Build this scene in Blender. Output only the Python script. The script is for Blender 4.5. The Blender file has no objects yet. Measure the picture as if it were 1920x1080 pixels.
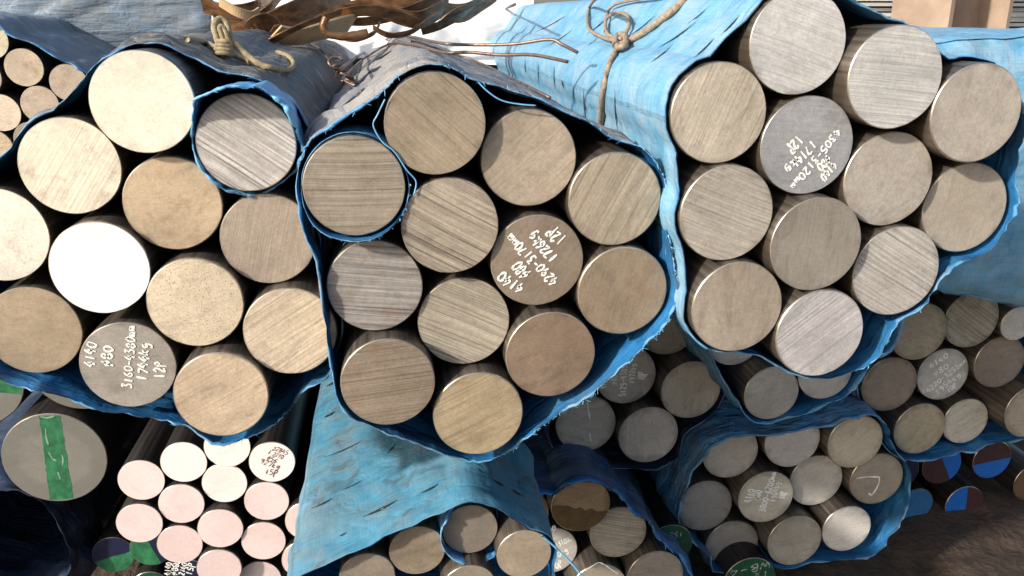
import bpy, bmesh, math, random
from mathutils import Vector, noise, Matrix
from mathutils.bvhtree import BVHTree

# ------------------------------------------------------------------ camera, sky, sun, exposure
scene = bpy.context.scene
COL = scene.collection
R = math.radians
FPX, YAW, PITCH, CAMZ = 1560.0, R(8.2), R(18.1), 1.0
cam_data = bpy.data.cameras.new('camera')
cam_data.sensor_width = 36.0
cam_data.lens = FPX / 1920 * 36
cam_data.clip_start = 0.02
cam_data.clip_end = 2000
cam = bpy.data.objects.new('camera', cam_data)
cam.location = (0, 0, CAMZ)
cam.rotation_euler = (R(90) - PITCH, 0, -YAW)
COL.objects.link(cam)
scene.camera = cam
FWD = Vector((math.sin(YAW) * math.cos(PITCH), math.cos(YAW) * math.cos(PITCH), -math.sin(PITCH)))
RIGHT = Vector((math.cos(YAW), -math.sin(YAW), 0))
UP = RIGHT.cross(FWD)

SUN = Vector((-1.7, -1.0, 1.0)).normalized()
el = math.asin(SUN.z)
world = bpy.data.worlds.new('World')
scene.world = world
world.use_nodes = True
wn = world.node_tree
sky = wn.nodes.new('ShaderNodeTexSky')
sky.sky_type = 'NISHITA'
sky.sun_disc = False
sky.sun_elevation = el
sky.sun_rotation = math.atan2(SUN.x, SUN.y)
sky.dust_density = 2.5
bg = wn.nodes['Background']
bg.inputs['Strength'].default_value = 0.15
wn.links.new(sky.outputs[0], bg.inputs[0])
sd = bpy.data.lights.new('sun', 'SUN')
sd.energy = 4.2
sd.angle = R(2.5)
sd.color = (1.0, 0.945, 0.85)
so = bpy.data.objects.new('sun', sd)
so.rotation_euler = (-SUN).to_track_quat('-Z', 'Y').to_euler()
so.location = SUN * 5
COL.objects.link(so)
scene.view_settings.view_transform = 'Standard'
scene.view_settings.look = 'None'
scene.view_settings.gamma = 1.0
scene.view_settings.exposure = 0.36
scene.render.engine = 'CYCLES'

# ------------------------------------------------------------------ helpers
def ray(px, py):
    d = FWD + RIGHT * ((px - 960) / FPX) + UP * ((540 - py) / FPX)
    return d / d.y
def P(px, py, D):
    d = ray(px, py) * D
    return Vector((d.x, D, d.z + CAMZ))
def tag(o, label=None, cat=None, group=None, kind=None):
    if label: o['label'] = label
    if cat: o['category'] = cat
    if group: o['group'] = group
    if kind: o['kind'] = kind
    return o
def mesh_obj(name, verts, faces, mats, parent=None, smooth=False, mat_idx=None, uv=None):
    me = bpy.data.meshes.new(name)
    me.from_pydata([tuple(v) for v in verts], [], faces)
    if not isinstance(mats, (list, tuple)): mats = [mats]
    for m in mats: me.materials.append(m)
    if mat_idx: me.polygons.foreach_set('material_index', mat_idx)
    if smooth: me.polygons.foreach_set('use_smooth', [True] * len(me.polygons))
    if uv:
        l = me.uv_layers.new(name='UVMap')
        for lp in me.loops: l.data[lp.index].uv = uv[lp.vertex_index]
    me.update()
    o = bpy.data.objects.new(name, me)
    COL.objects.link(o)
    if parent: o.parent = parent
    return o
def catmull(pts, sub, closed):
    n = len(pts); out = []
    rng = range(n) if closed else range(n - 1)
    for i in rng:
        if closed: p = [pts[(i + k) % n] for k in (-1, 0, 1, 2)]
        else: p = [pts[max(0, min(n - 1, i + k))] for k in (-1, 0, 1, 2)]
        for s in range(sub):
            t = s / sub
            out.append(tuple(0.5 * (2 * b + (c - a) * t + (2 * a - 5 * b + 4 * c - d) * t * t + (3 * b - a - 3 * c + d) * t ** 3)
                             for a, b, c, d in zip(*p)))
    if not closed: out.append(tuple(pts[-1]))
    return out
def tube(name, pts, rad, mat, parent=None, sides=8, sub=5, closed=False, lumps=0.0):
    c = [Vector(p) for p in catmull([tuple(p) for p in pts], sub, closed)]
    n = len(c); V = []; F = []
    ref = Vector((0.31, 0.2, 0.93)).normalized()
    for i, p in enumerate(c):
        t = (c[(i + 1) % n if closed else min(n - 1, i + 1)] - c[(i - 1) % n if closed else max(0, i - 1)]).normalized()
        a = t.cross(ref)
        if a.length < 0.05: a = t.cross(Vector((1, 0, 0)))
        a.normalize(); b = t.cross(a)
        r = rad * (1 + lumps * noise.noise(p * 160))
        for k in range(sides):
            th = 2 * math.pi * k / sides
            V.append(p + (a * math.cos(th) + b * math.sin(th)) * r)
    m = n if closed else n - 1
    for i in range(m):
        for k in range(sides):
            j = (i + 1) % n
            F.append((i * sides + k, i * sides + (k + 1) % sides, j * sides + (k + 1) % sides, j * sides + k))
    if not closed:
        F.append(tuple(range(sides))); F.append(tuple((n - 1) * sides + k for k in range(sides)))
    return mesh_obj(name, V, F, mat, parent, True)

# ------------------------------------------------------------------ materials
class NT:
    def __init__(s, name):
        s.m = bpy.data.materials.new(name); s.m.use_nodes = True
        s.t = s.m.node_tree; s.b = s.t.nodes['Principled BSDF']
    def n(s, ty, **kw):
        nd = s.t.nodes.new('ShaderNode' + ty)
        for k, v in kw.items(): setattr(nd, k, v)
        return nd
    def l(s, a, b): s.t.links.new(a, b)
    def setv(s, sock, v):
        if hasattr(v, 'is_output'): s.l(v, sock)
        else: sock.default_value = v
    def math(s, op, a, b=0.0, clamp=False):
        nd = s.n('Math', operation=op, use_clamp=clamp); s.setv(nd.inputs[0], a); s.setv(nd.inputs[1], b)
        return nd.outputs[0]
    def mix(s, f, a, b, mode='MIX'):
        nd = s.n('Mix', data_type='RGBA', blend_type=mode)
        s.setv(nd.inputs['Factor'], f)
        s.setv(nd.inputs[6], a if hasattr(a, 'is_output') else (*a, 1)); s.setv(nd.inputs[7], b if hasattr(b, 'is_output') else (*b, 1))
        return nd.outputs[2]
    def ramp(s, f, lo, hi):
        nd = s.n('MapRange'); nd.clamp = True
        s.setv(nd.inputs[0], f); nd.inputs[1].default_value = lo; nd.inputs[2].default_value = hi
        return nd.outputs[0]
    def noise(s, vec, scale, detail=3, rough=0.55, dist=0.0):
        nd = s.n('TexNoise'); s.l(vec, nd.inputs['Vector'])
        nd.inputs['Scale'].default_value = scale; nd.inputs['Detail'].default_value = detail
        nd.inputs['Roughness'].default_value = rough; nd.inputs['Distortion'].default_value = dist
        return nd.outputs['Fac']
    def mapping(s, vec, scale=(1, 1, 1), rot=(0, 0, 0)):
        nd = s.n('Mapping'); s.l(vec, nd.inputs[0]); nd.inputs['Scale'].default_value = scale; nd.inputs['Rotation'].default_value = rot
        return nd.outputs[0]
    def bump(s, h, strength, dist, prev=None):
        nd = s.n('Bump'); s.setv(nd.inputs['Strength'], strength); nd.inputs['Distance'].default_value = dist
        s.l(h, nd.inputs['Height'])
        if prev is not None: s.l(prev, nd.inputs['Normal'])
        return nd.outputs[0]
    def out(s, color=None, rough=None, metal=None, normal=None, spec=None):
        for k, v in (('Base Color', color), ('Roughness', rough), ('Metallic', metal), ('Normal', normal), ('Specular IOR Level', spec)):
            if v is None: continue
            if k == 'Base Color' and not hasattr(v, 'is_output'): v = (*v, 1)
            s.setv(s.b.inputs[k], v)
        return s.m

def mat_face():
    s = NT('sawn_steel')
    co0 = s.n('TexCoord').outputs['Object']
    def att(nm, o='Fac'):
        a = s.n('Attribute', attribute_type='OBJECT', attribute_name=nm); return a.outputs[o]
    vr = s.n('VectorRotate', rotation_type='Y_AXIS'); s.l(co0, vr.inputs['Vector']); s.l(att('angle'), vr.inputs['Angle']); co = vr.outputs[0]
    seed = att('seed'); tint = att('tint', 'Color'); lines = att('lines'); rust = att('rust'); speck = att('speck'); pitch = att('line_pitch')
    add = s.n('VectorMath', operation='ADD'); s.l(co, add.inputs[0])
    cmb = s.n('CombineXYZ'); s.l(seed, cmb.inputs[0]); s.l(seed, cmb.inputs[1]); s.l(seed, cmb.inputs[2]); s.l(cmb.outputs[0], add.inputs[1])
    v = add.outputs[0]
    # saw lines: run along local x, stacked along local z
    sx = s.n('SeparateXYZ'); s.l(v, sx.inputs[0])
    so_ = s.n('SeparateXYZ'); s.l(co, so_.inputs[0])
    arc = s.math('MULTIPLY', s.math('MULTIPLY', so_.outputs['X'], so_.outputs['X']), s.math('MULTIPLY', s.math('SUBTRACT', s.math('FRACT', s.math('MULTIPLY', seed, 3.7)), .5), 1.2))
    wob = s.math('ADD', arc, s.math('MULTIPLY', s.noise(s.mapping(v, (18, 1, 60)), 1.0, 2), 0.0012))
    z2 = s.math('MULTIPLY', s.math('ADD', sx.outputs['Z'], wob), pitch)
    x2 = s.math('MULTIPLY', sx.outputs['X'], 7.0)
    c2 = s.n('CombineXYZ'); s.l(x2, c2.inputs[0]); s.l(z2, c2.inputs[2])
    ln = s.noise(c2.outputs[0], 1.0, 3, 0.6)
    lnr = s.ramp(ln, 0.32, 0.66)
    fine = s.noise(s.mapping(v, (60, 1, 1500)), 1.0, 2)
    blot = s.noise(v, 34, 4, 0.6, 0.6)
    big = s.noise(v, 13, 2)
    gr = s.noise(v, 620, 3, .7)
    f = s.math('ADD', s.math('MULTIPLY', s.math('SUBTRACT', lnr, 0.55), s.math('MULTIPLY', lines, 0.78)), 1.0)
    f = s.math('MULTIPLY', f, s.math('ADD', 0.80, s.math('MULTIPLY', blot, 0.40)))
    f = s.math('MULTIPLY', f, s.math('ADD', 0.70, s.math('MULTIPLY', big, 0.60)))
    f = s.math('MULTIPLY', f, s.math('ADD', 0.86, s.math('MULTIPLY', fine, 0.28)))
    f = s.math('MULTIPLY', f, s.math('ADD', 0.70, s.math('MULTIPLY', gr, 0.60)))
    cut = s.ramp(s.noise(s.mapping(c2.outputs[0], (.30, 1, 1.15)), 1.0, 2, .5), .56, .66)
    f = s.math('MULTIPLY', f, s.math('SUBTRACT', 1.0, s.math('MULTIPLY', s.math('MULTIPLY', cut, lines), s.math('MULTIPLY', s.ramp(blot, .25, .55), .66))))
    smg = s.ramp(s.noise(s.mapping(v, (22, 1, 48)), 1.0, 5, .68, 1.2), .52, .74)
    f = s.math('MULTIPLY', f, s.math('SUBTRACT', 1.0, s.math('MULTIPLY', smg, .30)))
    rr = s.n('VectorMath', operation='LENGTH'); s.l(co0, rr.inputs[0])
    chip = s.ramp(s.math('ADD', s.math('MULTIPLY', rr.outputs['Value'], 22.0), s.noise(v, 60, 4, .65)), 1.32, 1.52)
    f = s.math('MULTIPLY', f, s.math('SUBTRACT', 1.0, s.math('MULTIPLY', chip, .34)))
    mid = s.noise(v, 240, 3, .7)
    f = s.math('MULTIPLY', f, s.math('ADD', 0.72, s.math('MULTIPLY', mid, .56)))
    f = s.math('ADD', .90, s.math('MULTIPLY', s.math('SUBTRACT', f, .90), att('grime')))
    vm = s.n('VectorMath', operation='SCALE'); s.l(tint, vm.inputs[0]); s.l(f, vm.inputs['Scale'])
    col = s.mix(s.math('MULTIPLY', s.ramp(s.noise(v, 55, 5, 0.7), 0.52, 0.72), rust), vm.outputs[0], (0.22, 0.105, 0.04))
    sp = s.math('MULTIPLY', s.ramp(s.noise(v, 640, 3, 0.65), 0.57, 0.66), s.ramp(s.noise(v, 30, 2), .35, .6))
    col = s.mix(s.math('MULTIPLY', sp, speck), col, (0.20, 0.12, 0.06))
    nrm = s.bump(lnr, s.math('MULTIPLY', lines, 0.6), 0.00030)
    nrm = s.bump(fine, 0.18, 0.0002, nrm)
    rg = s.math('ADD', 0.38, s.math('MULTIPLY', blot, 0.22))
    return s.out(col, rg, 0.12, nrm)
def mat_shaft():
    s = NT('mill_scale_steel'); co = s.n('TexCoord').outputs['Object']
    a = s.noise(s.mapping(co, (160, 4, 160)), 1.0, 4, 0.65); b = s.noise(co, 30, 4)
    col = s.mix(s.ramp(a, .35, .7), (0.06, 0.052, 0.045), (0.21, 0.18, 0.148))
    col = s.mix(s.math('MULTIPLY', s.ramp(b, .5, .7), .5), col, (0.13, 0.085, 0.05))
    return s.out(col, 0.38, 0.5, s.bump(a, .3, .0004))
def mat_black():
    s = NT('black_mill_scale'); co = s.n('TexCoord').outputs['Object']
    a = s.noise(s.mapping(co, (160, 4, 160)), 1.0, 4, 0.65)
    return s.out(s.mix(s.ramp(a, .35, .7), (0.012, 0.010, 0.010), (0.05, 0.043, 0.038)), 0.45, 0.3, s.bump(a, .3, .0004))
def mat_rim():
    s = NT('bright_cut_edge'); co = s.n('TexCoord').outputs['Object']
    a = s.noise(co, 130, 3)
    return s.out(s.mix(a, (0.34, 0.29, 0.23), (0.75, 0.69, 0.58)), 0.3, 0.8)
def mat_paint(name, c, var=0.25):
    s = NT(name); co = s.n('TexCoord').outputs['Object']
    a = s.noise(co, 70, 4, 0.6); k = 1 - var
    col = s.mix(s.ramp(a, .3, .75), tuple(x * k for x in c), tuple(min(1, x * (1 + var)) for x in c))
    return s.out(col, 0.45, 0.0, s.bump(s.noise(co, 260, 3), .3, .0004))
def mat_wrap(name, blue, dust, amount, streak=0.6, light=None, band=0.35, relief=1.0, stains=.66):
    s = NT(name)
    tc = s.n('TexCoord'); uv = tc.outputs['UV']; co = tc.outputs['Object']
    light = light or tuple(min(1, x * 1.5 + .03) for x in blue)
    big = s.noise(co, 16, 5, 0.62, 0.8)
    col = s.mix(s.ramp(s.noise(co, 45, 4, .6), .3, .7), blue, light)
    dm = s.math('MULTIPLY', s.ramp(s.math('ADD', big, s.math('MULTIPLY', s.noise(co, 90, 3), .25)), 0.78 - amount * .62, 1.0 - amount * .5), min(1, .45 + amount))
    col = s.mix(dm, col, dust)
    # woven tape rows and columns (uv is in metres)
    wv = s.noise(s.mapping(uv, (520, 30, 1)), 1, 2); wh = s.noise(s.mapping(uv, (30, 520, 1)), 1, 2)
    w = s.math('MULTIPLY', wv, wh)
    col = s.mix(s.math('MULTIPLY', s.ramp(w, .15, .36), .30), col, tuple(x * .55 for x in blue))
    # creases and splits run round the bundle, slightly aslant
    mp = s.mapping(uv, (7.5, 150, 1), (0, 0, R(7)))
    st = s.noise(mp, 1.0, 3, 0.6, .5)
    sm = s.ramp(st, .665, .71)
    col = s.mix(s.math('MULTIPLY', sm, streak), col, (0.012, 0.02, 0.03))
    soft = s.noise(s.mapping(uv, (9, 50, 1), (0, 0, R(5))), 1.0, 3, .55, .5)
    col = s.mix(s.math('MULTIPLY', s.ramp(soft, .5, .72), band), col, tuple(x * .62 for x in dust))
    stain = s.ramp(s.noise(co, 24, 5, .7, 1.2), stains, stains + .12)
    col = s.mix(s.math('MULTIPLY', stain, .55), col, (0.075, 0.06, 0.045))
    nrm = s.bump(soft, .8, .006 * relief)
    nrm = s.bump(st, .6, .0016 * relief, nrm)
    nrm = s.bump(w, .30, .0007, nrm)
    nrm = s.bump(s.noise(co, 60, 3), .4, .0025, nrm)
    cr = s.math('ABSOLUTE', s.math('SUBTRACT', s.noise(co, 17, 3, .5, .8), .5))
    nrm = s.bump(s.math('SQRT', cr), .45 if relief > 1.5 else .16, .012, nrm)
    return s.out(col, s.math('ADD', .38, s.math('MULTIPLY', dm, .3)), 0.0, nrm, 0.45)
def mat_simple(name, a, b, scale, rough, metal=0.0, bump=.3, dist=.001, stretch=(1, 1, 1)):
    s = NT(name); co = s.mapping(s.n('TexCoord').outputs['Object'], stretch)
    f = s.noise(co, scale, 5, .62, .4)
    return s.out(s.mix(s.ramp(f, .3, .7), a, b), rough, metal, s.bump(f, bump, dist))

FACE, SHAFT, RIM, BLACKSH = mat_face(), mat_shaft(), mat_rim(), mat_black()
CHALK = mat_paint('white_marker', (0.86, 0.85, 0.80), .10)
def worn(m, lo, hi):
    t = m.node_tree; tc = t.nodes.new('ShaderNodeTexCoord'); nz = t.nodes.new('ShaderNodeTexNoise'); mr = t.nodes.new('ShaderNodeMapRange')
    nz.inputs['Scale'].default_value = 420; nz.inputs['Detail'].default_value = 4; mr.inputs[1].default_value = lo; mr.inputs[2].default_value = hi
    t.links.new(tc.outputs['Object'], nz.inputs['Vector']); t.links.new(nz.outputs['Fac'], mr.inputs[0]); t.links.new(mr.outputs[0], t.nodes['Principled BSDF'].inputs['Alpha'])
worn(CHALK, .24, .37)
CHALKDIM = mat_paint('faded_white_marker', (0.50, 0.49, 0.45), .25)
worn(CHALKDIM, .38, .52)
INK = mat_paint('dark_red_marker', (0.075, 0.018, 0.018), .3)
GREEN = mat_paint('green_paint', (0.03, 0.16, 0.07), .55)
DGREEN = mat_paint('dark_green_paint', (0.010, 0.075, 0.035), .3)
BLUE = mat_paint('bright_blue_paint', (0.012, 0.13, 0.50), .15)
TEALB = mat_paint('dull_blue_paint', (0.03, 0.13, 0.30), .2)
MAROON = mat_paint('maroon_paint', (0.060, 0.024, 0.026), .25)
NAVY = mat_paint('navy_paint', (0.012, 0.016, 0.05), .25)
OLIVE = mat_paint('brown_wash', (0.10, 0.065, 0.028), .3)
SLV = mat_wrap('bright_blue_sleeve', (0.05, 0.24, 0.52), (0.25, 0.42, 0.56), .35, .3, (0.22, 0.52, 0.80), .3, 1.5)
W_IN = mat_wrap('blue_weave_inside', (0.015, 0.11, 0.30), (0.05, 0.12, 0.20), .3, .2, (0.035, 0.21, 0.47), .3)
HEM = mat_wrap('blue_weave_hem', (0.035, 0.20, 0.44), (0.18, 0.29, 0.37), .42, .3, (0.17, 0.45, 0.74), .3)
HEMDK = mat_wrap('blue_weave_hem_dull', (0.02, 0.14, 0.40), (0.06, 0.12, 0.20), .3, .1, (0.05, 0.24, 0.60), .2)
THREAD = mat_paint('loose_blue_thread', (0.16, 0.42, 0.68), .3)
SOIL = mat_simple('dark_soil', (0.032, 0.020, 0.013), (0.085, 0.055, 0.036), 28, .95, 0, .9, .02)

# ------------------------------------------------------------------ hand lettering
GL = {
 '0': [[(.3, 1), (.08, .75), (.08, .3), (.3, 0), (.52, .3), (.52, .75), (.3, 1)]],
 '1': [[(.3, 1), (.28, 0)]],
 '2': [[(.08, .8), (.3, 1), (.5, .78), (.38, .5), (.06, .04), (.56, .06)]],
 '3': [[(.08, .95), (.45, .95), (.26, .6), (.5, .4), (.42, .06), (.08, .05)]],
 '4': [[(.34, 1), (.04, .38), (.58, .4)], [(.42, .7), (.38, -.05)]],
 '5': [[(.52, 1), (.16, .98), (.12, .58), (.42, .58), (.5, .25), (.3, 0), (.06, .06)]],
 '6': [[(.44, 1), (.14, .55), (.1, .2), (.3, 0), (.5, .2), (.36, .46), (.12, .32)]],
 '7': [[(.06, .96), (.54, .96), (.24, 0)]],
 '8': [[(.3, .54), (.1, .78), (.3, 1), (.5, .8), (.3, .54), (.08, .26), (.3, 0), (.54, .26), (.3, .54)]],
 '9': [[(.5, .7), (.28, .52), (.1, .76), (.3, 1), (.5, .78), (.48, .4), (.34, 0)]],
 'f': [[(.3, .75), (.08, .5), (.3, .22), (.52, .5), (.3, .75)], [(.44, 1.05), (.16, -.1)]],
 '-': [[(.08, .48), (.5, .52)]],
 'm': [[(.02, .0), (.05, .55), (.2, .5), (.22, .0)], [(.22, .42), (.4, .56), (.46, 0)]],
 'k': [[(.1, 1), (.08, 0)], [(.48, .62), (.12, .34), (.52, 0)]],
 'g': [[(.5, .6), (.24, .62), (.1, .4), (.28, .2), (.5, .58), (.46, -.15), (.12, -.2)]],
 'P': [[(.12, .95), (.08, -.3)], [(.1, .86), (.38, .98), (.52, .74), (.36, .5), (.12, .48)]],
 '.': [[(.2, .03), (.28, .0)]],
 'W': [[(.0, 1), (.14, 0), (.3, .7), (.44, 0), (.62, 1)]],
 'B': [[(.1, 1), (.1, 0), (.4, .05), (.5, .3), (.12, .5), (.42, .7), (.36, .96), (.1, 1)]],
 'x': [[(.08, .6), (.5, 0)], [(.5, .62), (.08, 0)]],
 ' ': [],
}
def ribbon(pl, w, V, F, rng, lift):
    pts = catmull(pl, 4, False) if len(pl) > 2 else [tuple(Vector(pl[0]).lerp(Vector(pl[1]), k / 4)) for k in range(5)]
    b0 = len(V); n = len(pts)
    for i, p in enumerate(pts):
        a, c = pts[max(0, i - 1)], pts[min(n - 1, i + 1)]
        dx, dz = c[0] - a[0], c[1] - a[1]; q = math.hypot(dx, dz) or 1e-6
        ww = w * (0.50 + 0.20 * rng.uniform(-1, 1)) * (0.75 if i in (0, n - 1) else 1)
        nx, nz = -dz / q * ww, dx / q * ww
        V.append((p[0] + nx, lift, p[1] + nz)); V.append((p[0] - nx, lift, p[1] - nz))
    for i in range(n - 1):
        k = b0 + 2 * i
        F.append((k, k + 2, k + 3, k + 1))
def lettering(bar, info, lines, mat, weight=.20, name='handwriting'):
    rng = random.Random(sum(map(ord, lines[0][0])) + int(info['cx']))
    V = []; F = []; sc = info['scale']
    for li, (txt, x0, y0, x1, y1, h) in enumerate(lines):
        A = Vector(((x0 - info['cx']) * sc[0], (info['cy'] - y0) * sc[1])); B = Vector(((x1 - info['cx']) * sc[0], (info['cy'] - y1) * sc[1]))
        h *= (sc[0] + sc[1]) / 2 * 1.1
        e = (B - A); Lg = e.length; e.normalize(); nrm = Vector((-e.y, e.x)); adv = Lg / len(txt)
        cw = max(adv / .70, h * .45)
        for ci, ch in enumerate(txt):
            o = A + e * adv * ci + nrm * (-h / 2 + rng.uniform(-.08, .08) * h)
            sl = rng.uniform(.05, .25); hh = h * rng.uniform(.9, 1.12)
            for st in GL[ch]:
                pl = []
                for (gx, gz) in st:
                    q = o + e * (gx * cw + gz * sl * h * .4) + nrm * gz * hh
                    pl.append((q.x + rng.uniform(-.022, .022) * h, q.y + rng.uniform(-.022, .022) * h))
                ribbon(pl, h * weight, V, F, rng, -0.0005 - .00001 * li - .000003 * ci)
    o = mesh_obj(name, V, F, mat, bar)
    return o

# ------------------------------------------------------------------ round bars
def burr(th, var, k=1.0):
    p = Vector((math.cos(th) * 1.3, math.sin(th) * 1.3, var * 4.1))
    return k * (.006 * noise.noise(p) + .004 * noise.noise(p * 5) + .004 * noise.noise(p * 14))
def disc_mesh(name, r, cham, var=0, seg=72):
    V = []; F = []; n = seg
    V.append((0, 0, 0))
    for rr in (r * .55, r - cham):
        for k in range(n):
            th = 2 * math.pi * k / n; q = rr * (1 + (burr(th, var) if rr > r * .6 else 0)); V.append((q * math.cos(th), 0, q * math.sin(th)))
    for k in range(n):
        k2 = (k + 1) % n
        F.append((0, 1 + k2, 1 + k)); F.append((1 + k, 1 + k2, 1 + n + k2, 1 + n + k))
    me = bpy.data.meshes.new(name); me.from_pydata(V, [], F); me.materials.append(FACE); me.update()
    bm = bmesh.new(); bm.from_mesh(me)
    bmesh.ops.recalc_face_normals(bm, faces=bm.faces)
    if bm.faces[0].normal.y > 0: bmesh.ops.reverse_faces(bm, faces=bm.faces)
    bm.to_mesh(me); bm.free()
    return me
def shaft_mesh(r, length, cham, var=0, dark=False, seg=72):
    V = []; F = []; mi = []; n = seg
    rings = [(0.0, r - cham), (cham * .9, r), (.006, r), (length, r)]
    for ri, (y, rr) in enumerate(rings):
        for k in range(n):
            th = 2 * math.pi * k / n; q = rr * (1 + (burr(th, var) if ri == 0 else burr(th, var, .45) if ri == 1 else 0)); V.append((q * math.cos(th), y, q * math.sin(th)))
    for j in range(3):
        for k in range(n):
            k2 = (k + 1) % n
            F.append((j * n + k, (j + 1) * n + k, (j + 1) * n + k2, j * n + k2)); mi.append(1 if j == 0 else 0)
    F.append(tuple(3 * n + k for k in range(n))); mi.append(0)
    me = bpy.data.meshes.new('steel_bar'); me.from_pydata(V, [], F)
    me.materials.append(BLACKSH if dark else SHAFT); me.materials.append(RIM)
    me.polygons.foreach_set('material_index', mi); me.polygons.foreach_set('use_smooth', [len(p.vertices) == 4 for p in me.polygons]); me.update()
    bm = bmesh.new(); bm.from_mesh(me); bmesh.ops.recalc_face_normals(bm, faces=bm.faces); bm.to_mesh(me); bm.free()
    return me
_cache = {}
def get_mesh(r, length, var=0, dark=False):
    k = (round(r, 4), length, var, dark)
    if k not in _cache:
        cham = r * (.012 + .004 * var) + .0001
        _cache[k] = (shaft_mesh(r, length, cham, var, dark), disc_mesh('sawn_face', r, cham, var))
    return _cache[k]
def width_at_one(px, py, r):
    c = ray(px, py); xs = []
    for k in range(24):
        th = 2 * math.pi * k / 24
        q = c + Vector((r * math.cos(th), 0, r * math.sin(th)))
        xs.append(q.dot(RIGHT) / q.dot(FWD) * FPX)
    return max(xs) - min(xs)
ALLBARS = {}
TONE = {'middle': .71, 'right': .86, 'striped': .60, 'sack': 1.38, 'edge': 1.22, 'under': 1.3, 'pink': 1.06, 'shaded': 1.7, 'bottom': 1.1}  # striped bundle toned down, the darker tint stands in for shade
HUE = {'left': (.99, .99, 1.06), 'middle': (.98, 1.0, 1.10), 'right': (.97, 1.02, 1.15), 'shaded': (1.02, 1, .96)}
GRIME = {'pink': .38, 'striped': .45, 'sack': .8}
def bundle(key, dia, rows, group, length=3.2, tol=.022, gap=.0006, Dfix=None, cat='steel bar'):
    """rows: (px, py, width_px, tint, line_angle, lines, rust, speck, label[, diameter])"""
    rs = [((q[9] if len(q) > 9 else dia) / 2) for q in rows]
    Ds = [width_at_one(q[0], q[1], r) / q[2] for q, r in zip(rows, rs)]
    mean = Dfix or sorted(Ds)[len(Ds) // 2]
    Ds = [max(mean - tol, min(mean + tol, d)) for d in Ds]
    pos = [P(q[0], q[1], d) for q, d in zip(rows, Ds)]
    for it in range(80):
        for i in range(len(pos)):
            for j in range(i):
                dx, dz = pos[i].x - pos[j].x, pos[i].z - pos[j].z
                dd = math.hypot(dx, dz); need = rs[i] + rs[j] + gap
                if dd < need:
                    k = (need - dd) / 2 / max(dd, 1e-6)
                    pos[i].x += dx * k; pos[i].z += dz * k; pos[j].x -= dx * k; pos[j].z -= dz * k
    rng = random.Random(key); out = []
    for i, q in enumerate(rows):
        px, py, w, tint, ang, lines, rust, speck, label = q[:9]
        sm, fm = get_mesh(rs[i], length, i % 4, key in ('pink', 'navygreen', 'striped', 'painted', 'green'))
        o = bpy.data.objects.new('steel_bar', sm); COL.objects.link(o); o.location = pos[i]
        tag(o, label, cat, group)
        f = bpy.data.objects.new('sawn_face', fm); COL.objects.link(f); f.parent = o
        f.rotation_euler = (0, 0, 0); f['angle'] = R(ang)
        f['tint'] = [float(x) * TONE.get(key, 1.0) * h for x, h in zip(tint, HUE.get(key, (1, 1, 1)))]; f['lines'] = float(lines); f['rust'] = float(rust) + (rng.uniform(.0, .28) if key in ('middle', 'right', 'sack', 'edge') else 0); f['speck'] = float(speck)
        f['grime'] = GRIME.get(key, 1.0) if not (key == 'left' and tint[0] > .8) else .62; f['seed'] = rng.uniform(0, 9); f['line_pitch'] = (430.0 if lines > .7 else 520.0 if lines > .45 else 620.0) * .08 / (2 * rs[i]) * rng.uniform(.85, 1.15)  # left ends with glare in their tint get weaker grime
        s = 2 * rs[i] / w
        ctr = pos[i]
        v = ctr - Vector((0, 0, CAMZ)); zc = v.dot(FWD)
        pcx, pcy = 960 + FPX * v.dot(RIGHT) / zc, 540 - FPX * v.dot(UP) / zc
        # local pixel to metre scale (x, z)
        e = .01
        vx = v + Vector((e, 0, 0)); vz = v + Vector((0, 0, e))
        sx = e / (FPX * (vx.dot(RIGHT) / vx.dot(FWD) - v.dot(RIGHT) / zc)); sz = e / (FPX * (vz.dot(UP) / vz.dot(FWD) - v.dot(UP) / zc))
        out.append(dict(obj=o, face=f, r=rs[i], pos=pos[i], cx=px, cy=py, scale=(sx, sz)))
    ALLBARS[key] = out
    return out
def chord_patch(info, ang, off, mat, name='paint_patch', wob=.0):
    """painted part of a bar end: the side of a chord; off in radii along direction ang (degrees)"""
    r = info['r'] * .972; a = R(ang); d = off * r; half = math.acos(max(-1, min(1, off)))
    rng = random.Random(int(ang * 7 + off * 100)); pts = []
    n = 26
    for k in range(n + 1):
        th = a - half + 2 * half * k / n; pts.append((r * math.cos(th), r * math.sin(th)))
    p1, p0 = pts[-1], pts[0]
    for k in range(1, 10):
        t = k / 10; j = rng.uniform(-1, 1) * wob * r
        pts.append((p1[0] + (p0[0] - p1[0]) * t + math.cos(a) * j, p1[1] + (p0[1] - p1[1]) * t + math.sin(a) * j))
    V = [(x, -.00025, z) for x, z in pts]
    # CCW seen from -y means normal towards -y
    return mesh_obj(name, V, [tuple(range(len(V)))], mat, info['obj'])
def stripe_patch(info, x0a, x1a, x0b, x1b, ang, mat, name='paint_stripe'):
    r = info['r'] * .972; n = 30; rng = random.Random(3); L1 = []; L2 = []
    for k in range(n + 1):
        t = k / n
        a = (x0a + (x0b - x0a) * t + rng.uniform(-1, 1) * .014) * r; b = (x1a + (x1b - x1a) * t + rng.uniform(-1, 1) * .014) * r
        z = (1 - 2 * t)
        L1.append((a, z * math.sqrt(max(0, r * r - a * a)))); L2.append((b, z * math.sqrt(max(0, r * r - b * b))))
    c, s = math.cos(R(ang)), math.sin(R(ang)); V = []
    for p in L1 + L2: V.append((p[0] * c - p[1] * s, -.00025, p[0] * s + p[1] * c))
    F = [(k, k + 1, n + 2 + k, n + 1 + k) for k in range(n)]
    return mesh_obj(name, V, F, mat, info['obj'])

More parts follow.
